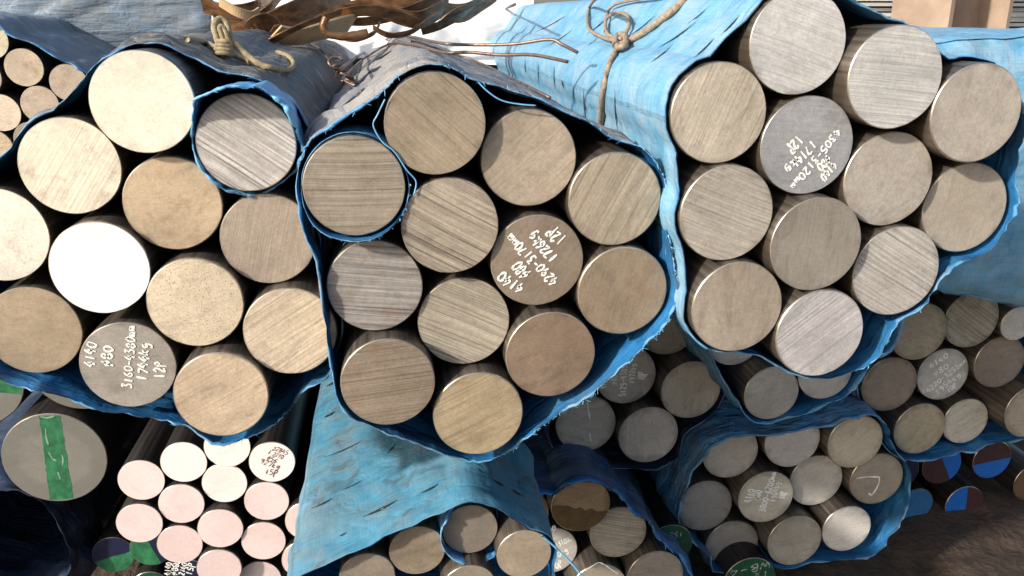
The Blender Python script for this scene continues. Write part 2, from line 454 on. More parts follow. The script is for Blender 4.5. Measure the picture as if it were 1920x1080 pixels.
# ------------------------------------------------------------------ wrapping sheets
STN = [0, .002, .006, .012, .02, .03, .042, .056, .072, .09, .11, .135, .165, .2, .24, .29, .35, .42, .5, .6, .72, .86, 1.05, 1.3, 1.65, 2.1, 2.6, 3.1]
def wrap(name, label, pts, D, mat, bars=(), hem=HEM, hem_w=.0035, length=3.1, wrinkle=.0025, rag=.0035, group='blue woven wrappings of the bar bundles',
         fray=(), sub=7, seed=0, hem_t=.0012, clear=.003, pinch=None, cat='wrapping', inner=None, sag=0.0, jit=.0016):
    base = []
    for q in pts:
        dy = q[2] if len(q) > 2 else 0.0
        w = P(q[0], q[1], D + dy); base.append((w.x, w.z, dy))
    loop = [list(p) for p in catmull(base, sub, True)]
    n = len(loop)
    cxm = sum(p[0] for p in loop) / n; czm = sum(p[1] for p in loop) / n
    for p in loop:
        jv = Vector((p[0] * 38, seed * 1.7, p[1] * 38))
        p[0] += jit * (noise.noise(jv) + .5 * noise.noise(jv * 3.1)); p[1] += jit * (noise.noise(jv + Vector((7, 3, 1))) + .5 * noise.noise(jv * 3.1 + Vector((2, 9, 4))))
    for it in range(4):
        for p in loop:
            for b in bars:
                dx, dz = p[0] - b['pos'].x, p[1] - b['pos'].z; dd = math.hypot(dx, dz); need = b['r'] + clear
                if dd < need:
                    k = need / max(dd, 1e-6); p[0] = b['pos'].x + dx * k; p[1] = b['pos'].z + dz * k
    area = sum(loop[i][0] * loop[(i + 1) % n][1] - loop[(i + 1) % n][0] * loop[i][1] for i in range(n))
    sg = 1 if area > 0 else -1
    nr = []; arc = [0.0]
    for i in range(n):
        a, b = loop[(i - 1) % n], loop[(i + 1) % n]
        t = Vector((b[0] - a[0], b[1] - a[1])); t = t.normalized() if t.length > 1e-9 else Vector((1, 0))
        nr.append(Vector((t.y * sg, -t.x * sg)))
        c = loop[(i + 1) % n]; arc.append(arc[-1] + math.hypot(c[0] - loop[i][0], c[1] - loop[i][1]))
    st = [s for s in STN if s <= length]
    V = []; UV = []; F = []; mi = []
    so = Vector((seed * 3.7, seed * 1.3, seed * 2.1))
    for lay in (0, 1):
        for s in st:
            for i, p in enumerate(loop):
                q = Vector((p[0], s, p[1]))
                edge = p[2] + rag * noise.noise(Vector((p[0] * 160, seed, p[1] * 160))) + rag * 1.5 * noise.noise(Vector((p[0] * 40, seed + 5, p[1] * 40)))
                amp = wrinkle * (0.35 + 0.65 * min(1, s / .05))
                # folds slanting round the bundle
                f1 = noise.noise(Vector((p[0] * 22 + s * 9, s * 26, p[1] * 22)) + so)
                f2 = noise.noise(Vector((p[0] * 60, s * 55, p[1] * 60)) + so)
                f3 = noise.noise(Vector((p[0] * 7 + s * 4, s * 60 + p[1] * 14, p[1] * 7)) + so)
                d = amp * (abs(f1) * 1.6 + abs(f2) * .7 + max(0, f3) * 2.0)
                if s > .002 and sag: d += sag * min(1, s / .15) * (noise.noise(Vector((p[0] * 9, s * 5, p[1] * 9)) + so))
                y = D + edge * math.exp(-s / .12) + s
                x = p[0] + nr[i].x * (d - lay * .0007); z = p[1] + nr[i].y * (d - lay * .0007)
                V.append((x, y, z)); UV.append((arc[i], s))
    m = len(st); N = n * m
    for lay in (0, 1):
        for j in range(m - 1):
            for i in range(n):
                i2 = (i + 1) % n
                a, b, c, d = lay * N + j * n + i, lay * N + j * n + i2, lay * N + (j + 1) * n + i2, lay * N + (j + 1) * n + i
                fc = (a, d, c, b) if (sg > 0) != (lay == 1) else (a, b, c, d)
                fc = tuple(reversed(fc)); F.append(fc); mi.append(lay)
    o = mesh_obj(name, V, F, [mat, inner or W_IN], None, True, mi, UV)
    tag(o, label, cat, group)
    # hem: the folded front edge
    HV = []; HF = []; HU = []; S = 8
    for i in range(n):
        e = V[i]
        k = max(.12, .62 + 1.25 * noise.noise(Vector((e[0] * 34, seed, e[2] * 34))) + .55 * noise.noise(Vector((e[0] * 150, seed, e[2] * 150))))
        for q in range(S):
            th = 2 * math.pi * q / S
            u = math.cos(th) * hem_t * k + hem_t * .3; w = math.sin(th) * hem_w * k + hem_w * .55
            HV.append((e[0] + nr[i].x * u, e[1] + w, e[2] + nr[i].y * u)); HU.append((arc[i], w))
    for i in range(n):
        for q in range(S):
            i2 = (i + 1) % n; HF.append((i * S + q, i * S + (q + 1) % S, i2 * S + (q + 1) % S, i2 * S + q))
    mesh_obj('hem', HV, HF, hem, o, True, None, HU)
    # frayed tape ends along parts of the edge
    if fray:
        rng = random.Random(seed + 17); TV = []; TF = []
        for (f0, f1, cnt, ln) in fray:
            for k in range(cnt):
                i = int(rng.uniform(f0, f1) * n) % n
                p = Vector(V[i]) + Vector((nr[i].x, 0, nr[i].y)) * rng.uniform(0, .001)
                tg = (Vector(V[(i + 1) % n]) - Vector(V[i])).normalized() * rng.choice((-1, 1)) * rng.uniform(.3, 1.6)
                dirv = tg + Vector((nr[i].x * rng.uniform(-.5, .8) + rng.uniform(-.4, .4), -rng.uniform(.1, .8), nr[i].y * rng.uniform(-.5, .8) + rng.uniform(-.4, .4))); dirv.normalize()
                L = ln * .55 * rng.uniform(.2, 1.2) ** 2; wd = rng.uniform(.00015, .0004); side = dirv.cross(Vector((.3, 1, .2))).normalized() * wd; b0 = len(TV)
                bend = Vector((rng.uniform(-1, 1), rng.uniform(-.4, .4), rng.uniform(-1, .4))) * L * .5
                for t in (0, .33, .66, 1):
                    c = p + dirv * L * t + bend * t * t
                    TV.append(c + side * (1 - .5 * t)); TV.append(c - side * (1 - .5 * t))
                for t in range(3): TF.append((b0 + 2 * t, b0 + 2 * t + 1, b0 + 2 * t + 3, b0 + 2 * t + 2))
        tag(mesh_obj('frayed_threads', TV, TF, THREAD, o), kind='stuff')
    return o
def bvh(o):
    return BVHTree.FromPolygons([o.matrix_world @ v.co for v in o.data.vertices], [p.vertices for p in o.data.polygons])
def on(px, py, trees, lift=.002, default=1.0):
    d = ray(px, py).normalized(); best = None
    for t in trees:
        h = t.ray_cast(Vector((0, 0, CAMZ)), d)
        if h[0] is not None and (best is None or h[3] < best[3]): best = h
    if best is None: return P(px, py, default)
    nn = best[1] if best[1].dot(d) < 0 else -best[1]
    return best[0] + nn * lift

# ================================================================== the ground
def ground():
    V = []; F = []
    xs = [-60, -20, -6, -3, -1.5] + [-.9 + .04 * i for i in range(74)] + [2.2, 3, 6, 20, 60]
    ys = [-20, -5, -1, 0, .4] + [.6 + .03 * i for i in range(46)] + [2.05, 2.3, 3, 4, 6, 10, 30, 120]
    for y in ys:
        for x in xs:
            z = 0.0
            if -1 < x < 2.0 and .5 < y < 1.95:
                z = .02 * noise.noise(Vector((x * 6, y * 6, 0))) + .012 * noise.noise(Vector((x * 19, y * 19, 3)))
                hx, hy = (x - 1.22) / .36, (y - 1.36) / .16
                z += .02 * math.exp(-(hx * hx + hy * hy))
            V.append((x, y, z))
    n = len(xs)
    for j in range(len(ys) - 1):
        for i in range(n - 1):
            F.append((j * n + i, j * n + i + 1, (j + 1) * n + i + 1, (j + 1) * n + i))
    o = mesh_obj('ground', V, F, SOIL, None, True); tag(o, 'dark brown soil under and beside the stacked bars', None, None, 'structure')
ground()

# ================================================================== bars
CRM = (.88, .82, .66); TAN = (.50, .40, .28); GRY = (.50, .45, .38); DUL = (.36, .28, .19)
GL_ = 'bars of the left bundle'
L = bundle('left', .080, [  # sun glare on the palest ends is put into their near-white tints
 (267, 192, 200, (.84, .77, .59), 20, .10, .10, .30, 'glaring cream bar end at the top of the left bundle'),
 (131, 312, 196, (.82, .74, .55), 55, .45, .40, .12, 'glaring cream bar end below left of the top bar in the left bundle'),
 (462, 268, 190, (.50, .46, .40), -36, .85, .0, .0, 'grey ridged bar end inside its own blue sleeve, right of the left bundle top'),
 (324, 382, 188, (.50, .38, .24), 10, .06, .45, .15, 'tan bar end with brown stains, below right of the top bar of the left bundle'),
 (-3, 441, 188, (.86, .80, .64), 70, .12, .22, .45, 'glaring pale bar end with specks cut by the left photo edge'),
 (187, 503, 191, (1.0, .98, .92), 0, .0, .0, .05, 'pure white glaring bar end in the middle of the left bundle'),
 (502, 453, 180, (.38, .31, .23), 75, .35, .05, .05, 'brown finely lined bar end below the sleeved bar of the left bundle'),
 (368, 568, 183, (.66, .55, .38), 15, .04, .05, .9, 'cream speckled bar end with a tiny orange dot in the left bundle'),
 (62, 620, 178, (.40, .31, .20), 0, .06, .12, .0, 'plain brown bar end at the lower left of the left bundle'),
 (240, 685, 182, (.36, .32, .26), -4, .10, .05, .0, 'grey bar end with white handwriting in the left bundle'),
 (540, 622, 177, (.60, .49, .34), 32, .50, .05, .1, 'straw coloured obliquely sawn bar end at the right edge of the left bundle'),
 (418, 737, 180, (.58, .45, .30), 28, .30, .15, .1, 'lowest tan bar end of the left bundle'),
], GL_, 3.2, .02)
lettering(L[9]['obj'], L[9], [('4140', 167.5, 683, 181.7, 637.5, 16), ('f80', 201, 685, 208, 645, 16), ('3160-4380mm', 232, 728, 258, 610, 14), ('1744kg', 262, 715, 277, 643, 16), ('12P', 297, 713, 298, 680, 16)], CHALK)

GC = 'bars of the middle bundle'
C = bundle('middle', .080, [
 (816, 233, 191, (.47, .37, .24), -42, .42, .05, .05, 'tan bar end at the peak of the middle bundle'),
 (664, 350, 193, (.45, .37, .26), -1, .62, .0, .0, 'horizontally lined bar end at the upper left corner of the middle bundle'),
 (995, 299, 180, (.56, .45, .31), 42, .30, .12, .0, 'pale tan bar end right of the peak of the middle bundle'),
 (1150, 373, 174, (.54, .44, .30), 62, .48, .0, .0, 'tan bar end with steep scratches at the upper right of the middle bundle'),
 (844, 424, 183, (.50, .41, .29), -30, .90, .0, .0, 'coarsely ridged tan bar end just below the peak bar of the middle bundle'),
 (1010, 490, 174, (.36, .28, .19), 60, .12, .1, .0, 'brown bar end with bold white handwriting in the middle bundle'),
 (703, 537, 181, (.47, .42, .35), -7, .95, .05, .0, 'grey bar end with dark horizontal cuts at the left of the middle bundle'),
 (1165, 545, 168, (.40, .30, .19), 75, .18, .2, .0, 'brown bar end at the right corner of the middle bundle'),
 (869, 606, 172, (.54, .46, .33), -26, .95, .05, .0, 'pale striped bar end in the lower centre of the middle bundle'),
 (1030, 665, 168, (.34, .24, .155), 30, .08, .30, .55, 'reddish brown grainy bar end at the lower right of the middle bundle'),
 (731, 715, 178, (.36, .28, .19), 5, .60, .1, .0, 'dark brown lined bar end at the lower left of the middle bundle'),
 (897, 777, 169, (.56, .43, .25), 26, .45, .1, .0, 'golden bar end at the very bottom of the middle bundle'),
], GC, 3.2, .02)
lettering(C[5]['obj'], C[5], [('4140', 981, 544.5, 939, 512, 18), ('f80', 991, 517.5, 969.7, 492.5, 17), ('4290-3170mm', 1045, 533, 954, 440, 16), ('1726kg', 1043, 488.6, 995, 440.5, 17), ('12P', 1058, 456, 1029, 433, 18)], CHALK, .20)

GR = 'bars of the right bundle'
Rb = bundle('right', .080, [
 (1505, 92, 180, (.66, .61, .52), -18, .32, .0, .0, 'pale grey bar end at the top of the right bundle'),
 (1667, 146, 178, (.63, .58, .49), -6, .45, .0, .0, 'pale grey bar end with wavy cuts, right of the right bundle top'),
 (1357, 216, 180, (.58, .48, .34), 68, .42, .0, .0, 'golden bar end with steep scratches at the upper left of the right bundle'),
 (1822, 213, 172, (.50, .42, .32), 70, .06, .05, .0, 'smooth beige bar end at the upper right corner of the right bundle'),
 (1517, 277, 173, (.36, .34, .31), -3, .14, .0, .0, 'smooth grey bar end with white handwriting in the right bundle'),
 (1666, 333, 167, (.46, .39, .30), 55, .10, .0, .0, 'smooth beige bar end right of the written one in the right bundle'),
 (1366, 401, 175, (.48, .41, .31), -22, .55, .0, .0, 'finely lined bar end at the left side of the right bundle'),
 (1809, 390, 160, (.48, .40, .29), 85, .10, .12, .0, 'beige bar end with dark smudges at the right side of the right bundle'),
 (1527, 457, 170, (.33, .28, .21), 88, .15, .0, .0, 'dark brown bar end in the centre of the right bundle'),
 (1680, 509, 162, (.52, .46, .37), -31, .80, .0, .0, 'grey bar end with oblique ridges at the lower right of the right bundle'),
 (1385, 570, 170, (.42, .34, .24), 85, .06, .05, .0, 'smooth brown bar end at the lower left of the right bundle'),
 (1535, 621, 164, (.58, .52, .46), 38, .50, .0, .1, 'pinkish grey scratched bar end at the bottom of the right bundle'),
], GR, 3.2, .02)
lettering(Rb[4]['obj'], Rb[4], [('4140', 1574.7, 313.4, 1551.7, 341.8, 15), ('f80', 1562, 301, 1543, 322, 14), ('4305-3120mm', 1573, 249.7, 1495, 359.5, 13), ('1714kg', 1530.4, 271, 1484.4, 326, 15), ('12P', 1502, 260, 1484, 288.6, 17)], CHALK, .22)

GM = 'bars of the shaded bundle between middle and right'
DK = (.30, .27, .24)
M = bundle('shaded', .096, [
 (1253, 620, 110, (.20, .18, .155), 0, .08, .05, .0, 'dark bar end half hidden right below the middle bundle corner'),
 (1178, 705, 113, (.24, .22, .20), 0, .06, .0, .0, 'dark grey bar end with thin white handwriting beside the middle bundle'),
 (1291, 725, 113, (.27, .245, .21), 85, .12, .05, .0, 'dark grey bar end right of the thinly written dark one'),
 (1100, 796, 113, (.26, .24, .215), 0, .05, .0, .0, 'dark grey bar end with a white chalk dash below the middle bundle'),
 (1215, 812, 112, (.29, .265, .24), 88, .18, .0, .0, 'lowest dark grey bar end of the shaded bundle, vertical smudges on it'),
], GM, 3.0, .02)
lettering(M[1]['obj'], M[1], [('4140', 1136, 727, 1137, 704, 11), ('f80', 1155, 721, 1155, 702, 9), ('3125-4385mm', 1174, 745, 1173, 671, 10), ('1972kg', 1189, 721, 1191, 683, 9), ('10P', 1206, 715, 1209, 700, 12)], CHALK, .20)
def marks(info, polys, w, mat, name='chalk_mark'):
    V = []; F = []; rng = random.Random(4)
    for pl in polys:
        ribbon([((x - info['cx']) * info['scale'][0], (info['cy'] - y) * info['scale'][1]) for x, y in pl], w, V, F, rng, -.0005)
    return mesh_obj(name, V, F, mat, info['obj'])
marks(M[3], [[(1101, 752), (1103, 766), (1107, 786)], [(1107, 812), (1111, 830)]], .0019, CHALK)

GU = 'bars hanging low behind the right bundle'
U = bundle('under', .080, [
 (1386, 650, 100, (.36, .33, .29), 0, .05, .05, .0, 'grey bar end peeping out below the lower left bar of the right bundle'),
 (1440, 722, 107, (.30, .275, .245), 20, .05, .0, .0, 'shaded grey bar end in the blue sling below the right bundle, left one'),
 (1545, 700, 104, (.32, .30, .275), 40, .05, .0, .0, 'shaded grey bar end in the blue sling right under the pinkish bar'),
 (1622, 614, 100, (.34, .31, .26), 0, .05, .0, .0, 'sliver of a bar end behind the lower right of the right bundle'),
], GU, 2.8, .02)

GB = 'bars in the low blue sack at lower right'
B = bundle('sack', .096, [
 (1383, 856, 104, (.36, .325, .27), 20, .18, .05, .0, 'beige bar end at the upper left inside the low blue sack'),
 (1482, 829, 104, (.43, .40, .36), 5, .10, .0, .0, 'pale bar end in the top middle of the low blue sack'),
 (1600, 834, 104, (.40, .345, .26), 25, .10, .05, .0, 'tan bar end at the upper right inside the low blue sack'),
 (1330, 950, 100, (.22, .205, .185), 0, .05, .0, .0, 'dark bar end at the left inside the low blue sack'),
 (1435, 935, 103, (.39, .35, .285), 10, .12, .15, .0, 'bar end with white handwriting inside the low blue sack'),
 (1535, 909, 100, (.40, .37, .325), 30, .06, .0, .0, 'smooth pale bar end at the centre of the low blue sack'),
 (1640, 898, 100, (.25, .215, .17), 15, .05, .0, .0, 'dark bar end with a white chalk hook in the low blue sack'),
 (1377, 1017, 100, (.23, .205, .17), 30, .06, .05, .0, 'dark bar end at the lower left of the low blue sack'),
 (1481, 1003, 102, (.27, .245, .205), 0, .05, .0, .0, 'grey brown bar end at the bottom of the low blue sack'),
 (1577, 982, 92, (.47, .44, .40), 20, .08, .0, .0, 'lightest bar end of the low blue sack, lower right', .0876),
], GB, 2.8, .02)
lettering(B[4]['obj'], B[4], [('4140', 1402.6, 942, 1405.7, 916.7, 11), ('f80', 1417, 938, 1420, 920, 12), ('3800-6200mm', 1430, 962.5, 1445, 887, 10), ('1964kg', 1448.5, 945, 1453.5, 907.5, 10), ('10P', 1466, 940, 1468, 927, 11)], CHALK, .20)
marks(B[6], [[(1602, 893), (1622, 892), (1644, 894)], [(1644, 894), (1645, 905), (1640, 920), (1634, 927), (1629, 923)]], .0022, CHALK)

GF = 'bars of the bundle at the right edge'
FR = bundle('edge', .096, [
 (1724, 622, 106, (.33, .28, .205), -25, .25, .1, .0, 'brown bar end at the upper left of the right edge bundle'),
 (1827, 600, 104, (.30, .27, .215), -36, .85, .0, .0, 'strongly ridged bar end at the top of the right edge bundle'),
 (1901, 608, 62, (.48, .46, .42), 0, .10, .0, .1, 'small pale bar end at the right photo edge', .0576),
 (1668, 721, 103, (.23, .185, .145), 20, .05, .05, .0, 'dark brown bar end at the left of the right edge bundle'),
 (1776, 700, 96, (.44, .42, .385), 30, .06, .0, .0, 'silvery bar end with oblique white handwriting in the right edge bundle', .093),
 (1868, 687, 96, (.22, .18, .145), 10, .05, .05, .0, 'dark brown bar end right of the silvery written one', .092),
 (1735, 803, 97, (.36, .31, .215), 60, .20, .05, .0, 'olive tan bar end at the bottom left of the right edge bundle', .094),
 (1818, 784, 86, (.48, .44, .36), 28, .35, .05, .0, 'pale bar end with soft bands at the bottom of the right edge bundle', .085),
 (1913, 772, 100, (.34, .295, .225), 0, .06, .05, .0, 'tan bar end cut by the right photo edge'),
], GF, 2.8, .02)
lettering(FR[4]['obj'], FR[4], [('4140', 1748, 684.5, 1779.5, 663, 9), ('f80', 1758, 699, 1783, 682, 9), ('4220-3255mm', 1750.6, 730, 1815, 674, 8), ('1954kg', 1768.6, 735, 1808, 700, 9), ('10P', 1790, 733, 1804, 720, 9)], CHALK, .20)

GP = 'painted bars on the soil at lower right'
PB = bundle('painted', .086, [
 (1686, 884, 84, (.05, .05, .06), 0, .0, .1, .0, 'dark bar end with white writing behind the low blue sack'),
 (1766, 872, 88, MAROON.name and (.06, .03, .03), 0, .0, .1, .0, 'maroon bar end with a blue wedge below the olive tan bar'),
 (1860, 862, 88, (.06, .03, .03), 0, .0, .1, .0, 'maroon bar end with its lower half painted bright blue'),
 (1808, 946, 88, (.06, .03, .03), 0, .0, .1, .0, 'half buried bar end, left side bright blue, right side maroon'),
 (1718, 946, 74, (.05, .05, .06), 0, .0, .1, .0, 'dull blue painted bar end low beside the blue sack', .074),
 (1936, 905, 84, (.13, .08, .045), 0, .0, .3, .0, 'rusty brown bar end at the right photo edge above the soil'),
], GP, 2.6, .02, Dfix=1.38)
chord_patch(PB[0], 190, -.95, NAVY, 'navy_paint')
lettering(PB[0]['obj'], PB[0], [('410', 1673, 843, 1694, 855, 8), ('560', 1681, 851, 1699, 862, 8)], CHALK, .20)
for k, (a, off) in ((1, (28, .12)), (2, (-82, .08)), (3, (184, -.1))):
    chord_patch(PB[k], a + 180, -off + .002, MAROON, 'maroon_paint', .02)
    chord_patch(PB[k], a, off, BLUE, 'blue_paint', .02)
chord_patch(PB[4], 90, -.97, TEALB, 'blue_paint')

GT = 'bars under the turquoise wrapping'
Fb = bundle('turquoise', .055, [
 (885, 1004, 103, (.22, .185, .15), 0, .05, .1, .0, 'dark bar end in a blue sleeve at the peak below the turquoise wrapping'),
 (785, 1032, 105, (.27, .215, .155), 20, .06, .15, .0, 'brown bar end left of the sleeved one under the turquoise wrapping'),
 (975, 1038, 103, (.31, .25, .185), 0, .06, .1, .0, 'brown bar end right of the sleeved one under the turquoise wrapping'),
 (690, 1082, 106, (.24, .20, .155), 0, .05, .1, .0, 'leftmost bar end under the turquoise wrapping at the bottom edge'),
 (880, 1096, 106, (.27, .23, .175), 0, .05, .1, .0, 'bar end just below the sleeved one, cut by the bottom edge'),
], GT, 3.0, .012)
G2 = 'bars of the low bundle at bottom centre'
F2 = bundle('bottom', .090, [
 (1080, 951, 112, (.27, .19, .11), 0, .04, .2, .0, 'brown two tone bar end under the navy wrapping at bottom centre'),
 (1160, 1003, 106, (.35, .31, .25), -14, .70, .0, .0, 'finely lined bar end under the navy wrapping at bottom centre'),
 (1042, 1036, 96, (.44, .41, .37), 0, .06, .0, .0, 'pale bar end with white handwriting beside the turquoise wrapping tip', .083),
 (1115, 1096, 106, (.33, .285, .22), 0, .05, .05, .0, 'bar end with a chalk chevron at the bottom photo edge'),
 (1226, 1078, 106, (.30, .265, .22), 0, .05, .05, .0, 'grey bar end at the bottom edge below the green written bar'),
 (986, 962, 100, (.24, .20, .155), 0, .05, .05, .0, 'sliver of a brown bar end beside the turquoise wrapping'),
], G2, 2.8, .02)
lettering(F2[2]['obj'], F2[2], [('4140', 1021, 999, 1049, 993, 10), ('f80', 1024, 1014, 1043, 1011, 10), ('4220-3180m', 1028, 1033, 1080, 1016, 9), ('1950kg', 1032, 1051, 1073, 1036, 10), ('10P', 1042, 1067, 1062, 1060, 12)], CHALK, .20)
chord_patch(F2[0], -100, .12, OLIVE, 'brown_stain', .08)
marks(F2[3], [[(1088, 1060), (1110, 1047), (1122, 1050)], [(1122, 1050), (1150, 1071)]], .0016, CHALK)
GG = 'green painted bar ends'
GB2 = bundle('green', .079, [
 (1256, 1022, 84, (.05, .10, .06), 0, .0, .1, .0, 'dark green bar end with pale writing between the two low bundles', .0755),
 (1405, 1090, 98, (.05, .10, .06), 0, .0, .1, .0, 'dark green written bar end under the low blue sack', .0925),
], GG, 2.6, .2)
for k in (0, 1): chord_patch(GB2[k], 90, -.98, DGREEN, 'green_paint')
lettering(GB2[0]['obj'], GB2[0], [('251', 1253, 1002, 1280, 1005, 9), ('16', 1258, 1022, 1274, 1024, 9)], CHALKDIM, .15)
lettering(GB2[1]['obj'], GB2[1], [('WB-4', 1440, 1062, 1362, 1070, 12), ('1x', 1440, 1078, 1410, 1080, 10)], CHALKDIM, .15)

GS_ = 'large bars with green stripes'
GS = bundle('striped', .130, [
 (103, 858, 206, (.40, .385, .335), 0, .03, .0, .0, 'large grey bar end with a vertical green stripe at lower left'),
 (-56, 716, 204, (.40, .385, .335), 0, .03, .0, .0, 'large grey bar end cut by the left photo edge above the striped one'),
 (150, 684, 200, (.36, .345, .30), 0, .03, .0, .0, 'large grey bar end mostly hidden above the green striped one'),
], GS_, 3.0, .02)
stripe_patch(GS[0], -.14, .26, -.26, .21, 0, GREEN)
PALEG = mat_paint('paint_scuff', (0.25, 0.34, 0.27), .3)
marks(GS[0], [[(97, 802), (95, 815), (96, 832)], [(94, 846), (99, 858), (105, 862)], [(117, 852), (118, 860), (115, 872)], [(104, 884), (106, 898)], [(92, 780), (104, 783), (118, 780)]], .0018, PALEG, 'scuff_mark')
stripe_patch(GS[1], -.16, .22, -.16, .22, 78, GREEN)
stripe_patch(GS[2], -.2, .2, -.2, .2, 62, GREEN)

GK = 'pale pinkish bars below the left bundle'
PK = (.78, .66, .61)
names = ['outermost left of the upper row', 'second from left in the upper row', 'tucked right under the lowest left bundle bar', 'with dark red handwriting', 'far left in the second row',
 'between the two left columns', 'below the one tucked under the left bundle', 'directly below the written one', 'third down in the second column, white writing beneath it', 'third down in the middle column',
 'second below the written one', 'at the bottom photo edge in the middle column', 'at the bottom photo edge below the written column', 'upper one half hidden by the turquoise wrapping', 'lower one half hidden by the turquoise wrapping']
pk = [(265, 903, 88), (347, 869, 88), (428, 842, 88), (508, 866, 88), (262, 979, 88), (342, 946, 87), (422, 910, 86), (501, 941, 85), (338, 1020, 86), (416, 987, 86), (494, 1014, 84), (410, 1062, 85), (487, 1087, 82), (572, 975, 84), (565, 1048, 83)]
rp = random.Random(5)
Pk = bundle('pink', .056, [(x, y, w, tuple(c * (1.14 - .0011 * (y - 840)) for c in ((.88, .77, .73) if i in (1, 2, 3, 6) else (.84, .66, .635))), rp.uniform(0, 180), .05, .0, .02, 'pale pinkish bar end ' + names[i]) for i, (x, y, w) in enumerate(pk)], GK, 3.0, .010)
lettering(Pk[3]['obj'], Pk[3], [('22845', 512, 839, 540, 851.5, 8), ('1.2210', 502.6, 846, 530, 858, 8), ('f56', 500, 856, 517.4, 865, 8), ('927kg', 487, 861, 522, 876.5, 9), ('15P', 493, 882, 516.5, 887.6, 10)], INK, .12)

GN = 'navy and green painted bars at lower left'
Nv = bundle('navygreen', .060, [
 (214, 1040, 80, (.03, .04, .08), 0, .0, .1, .0, 'navy bar end with its lower half green, lower left'),
 (282, 1028, 80, (.03, .04, .08), 0, .0, .1, .0, 'navy bar end with a green left half below the pale bars'),
 (287, 1103, 80, (.03, .04, .08), 0, .0, .1, .0, 'navy bar end with a green top at the bottom photo edge'),
 (352, 1084, 80, (.03, .04, .08), 0, .0, .1, .0, 'navy bar end with white writing under the pale bars'),
], GN, 2.8, .01, Dfix=1.12)
for k, a, off in ((0, -75, .08), (1, 200, -.05), (2, 100, .3)):
    chord_patch(Nv[k], a + 180, -off + .002, NAVY, 'navy_paint', .02); chord_patch(Nv[k], a, off, DGREEN if k == 2 else GREEN, 'green_paint', .03)
chord_patch(Nv[3], 0, -.98, NAVY, 'navy_paint')
lettering(Nv[3]['obj'], Nv[3], [('4140', 310, 1076, 316, 1052, 9), ('f80', 322, 1077, 330, 1055, 9), ('2140', 336, 1078, 346, 1056, 9), ('15P', 350, 1079, 360, 1057, 9)], CHALK, .20)

GO = 'small bars of the far left bundle'
FL = bundle('farleft', .066, [
 (-16, 98, 70, (.56, .50, .36), 0, .05, .1, .1, 'yellowish small bar end at the left photo edge, topmost'),
 (43, 135, 66, (.52, .42, .32), 20, .05, .55, .2, 'stained small bar end, second from the top in the far left bundle'),
 (-20, 152, 72, (.40, .33, .25), 0, .05, .2, .0, 'small brown bar end at the left photo edge below the yellowish one'),
 (122, 160, 66, (.50, .40, .31), 50, .05, .35, .1, 'rightmost small bar end of the far left bundle'),
 (68, 187, 66, (.44, .35, .27), 10, .05, .15, .1, 'small tan bar end in the middle of the far left bundle'),
 (5, 204, 74, (.66, .54, .42), 0, .05, .05, .1, 'pale small bar end lower at the left photo edge'),
 (50, 246, 68, (.34, .28, .21), 0, .05, .1, .0, 'small dull bar end half behind the taut blue edge'),
 (-8, 268, 70, (.58, .45, .30), 0, .08, .3, .3, 'lowest small bar end of the far left bundle'),
], GO, 3.0, .02, Dfix=1.62)

# ================================================================== wrappings
def md(b): return sum(q['pos'].y for q in b) / len(b)
HEMGR = mat_wrap('dusty_weave_edge', (0.05, 0.16, 0.30), (0.24, 0.25, 0.25), .7, .5, None, .5)
mL = mat_wrap('dusty_black_grey_weave', (0.045, 0.055, 0.065), (0.19, 0.185, 0.175), .62, 1.0, None, .95, 3.0)
mC = mat_wrap('dusty_grey_weave', (0.13, 0.16, 0.20), (0.34, 0.315, 0.285), .70, 1.0, None, .75, 2.0)
mR = mat_wrap('faded_light_blue_weave', (0.11, 0.31, 0.49), (0.31, 0.42, 0.50), .38, .16, (0.19, 0.44, 0.63), .10, .35)
mF = mat_wrap('turquoise_weave', (0.06, 0.22, 0.345), (0.16, 0.21, 0.23), .38, .14, (0.11, 0.32, 0.465), .12, .35, .56)
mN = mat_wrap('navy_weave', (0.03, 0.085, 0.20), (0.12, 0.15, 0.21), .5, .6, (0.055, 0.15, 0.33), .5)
mB = mat_wrap('deep_blue_weave', (0.05, 0.20, 0.40), (0.12, 0.17, 0.23), .40, .7, (0.15, 0.40, 0.66), .5, 2.0)
mO = mat_wrap('slate_blue_weave', (0.12, 0.19, 0.27), (0.21, 0.235, 0.26), .55, .8, None, .8, 1.4)

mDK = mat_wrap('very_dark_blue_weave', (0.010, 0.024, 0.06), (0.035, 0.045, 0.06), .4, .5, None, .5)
WL = wrap('bundle_wrapping', 'blackish grey dusty wrapping with blue lower edge round the left bundle', [
 (-150, 470, .02), (-70, 380, .02), (0, 308, .018), (90, 222, .018), (165, 148, .02), (205, 108, .025), (265, 84, .03), (330, 96, .03), (400, 132, .025), (474, 150, .02), (536, 194, .02), (574, 256, .012), (580, 320, 0), (586, 400, -.004), (598, 490, -.004), (612, 580, -.004),
 (624, 650, -.004), (612, 702, -.006), (568, 730, -.008), (530, 775, -.006), (480, 812, -.006), (410, 826, -.004), (345, 796, 0), (285, 782, 0), (205, 772, 0), (130, 742, 0), (50, 712, 0), (-30, 700, 0), (-110, 660, 0), (-160, 560, 0)],
 md(L) + .0, mL, L, hem_w=.0022, hem=HEM, fray=[(.28, .42, 90, .006), (.62, .75, 60, .006)], seed=1, wrinkle=.006)
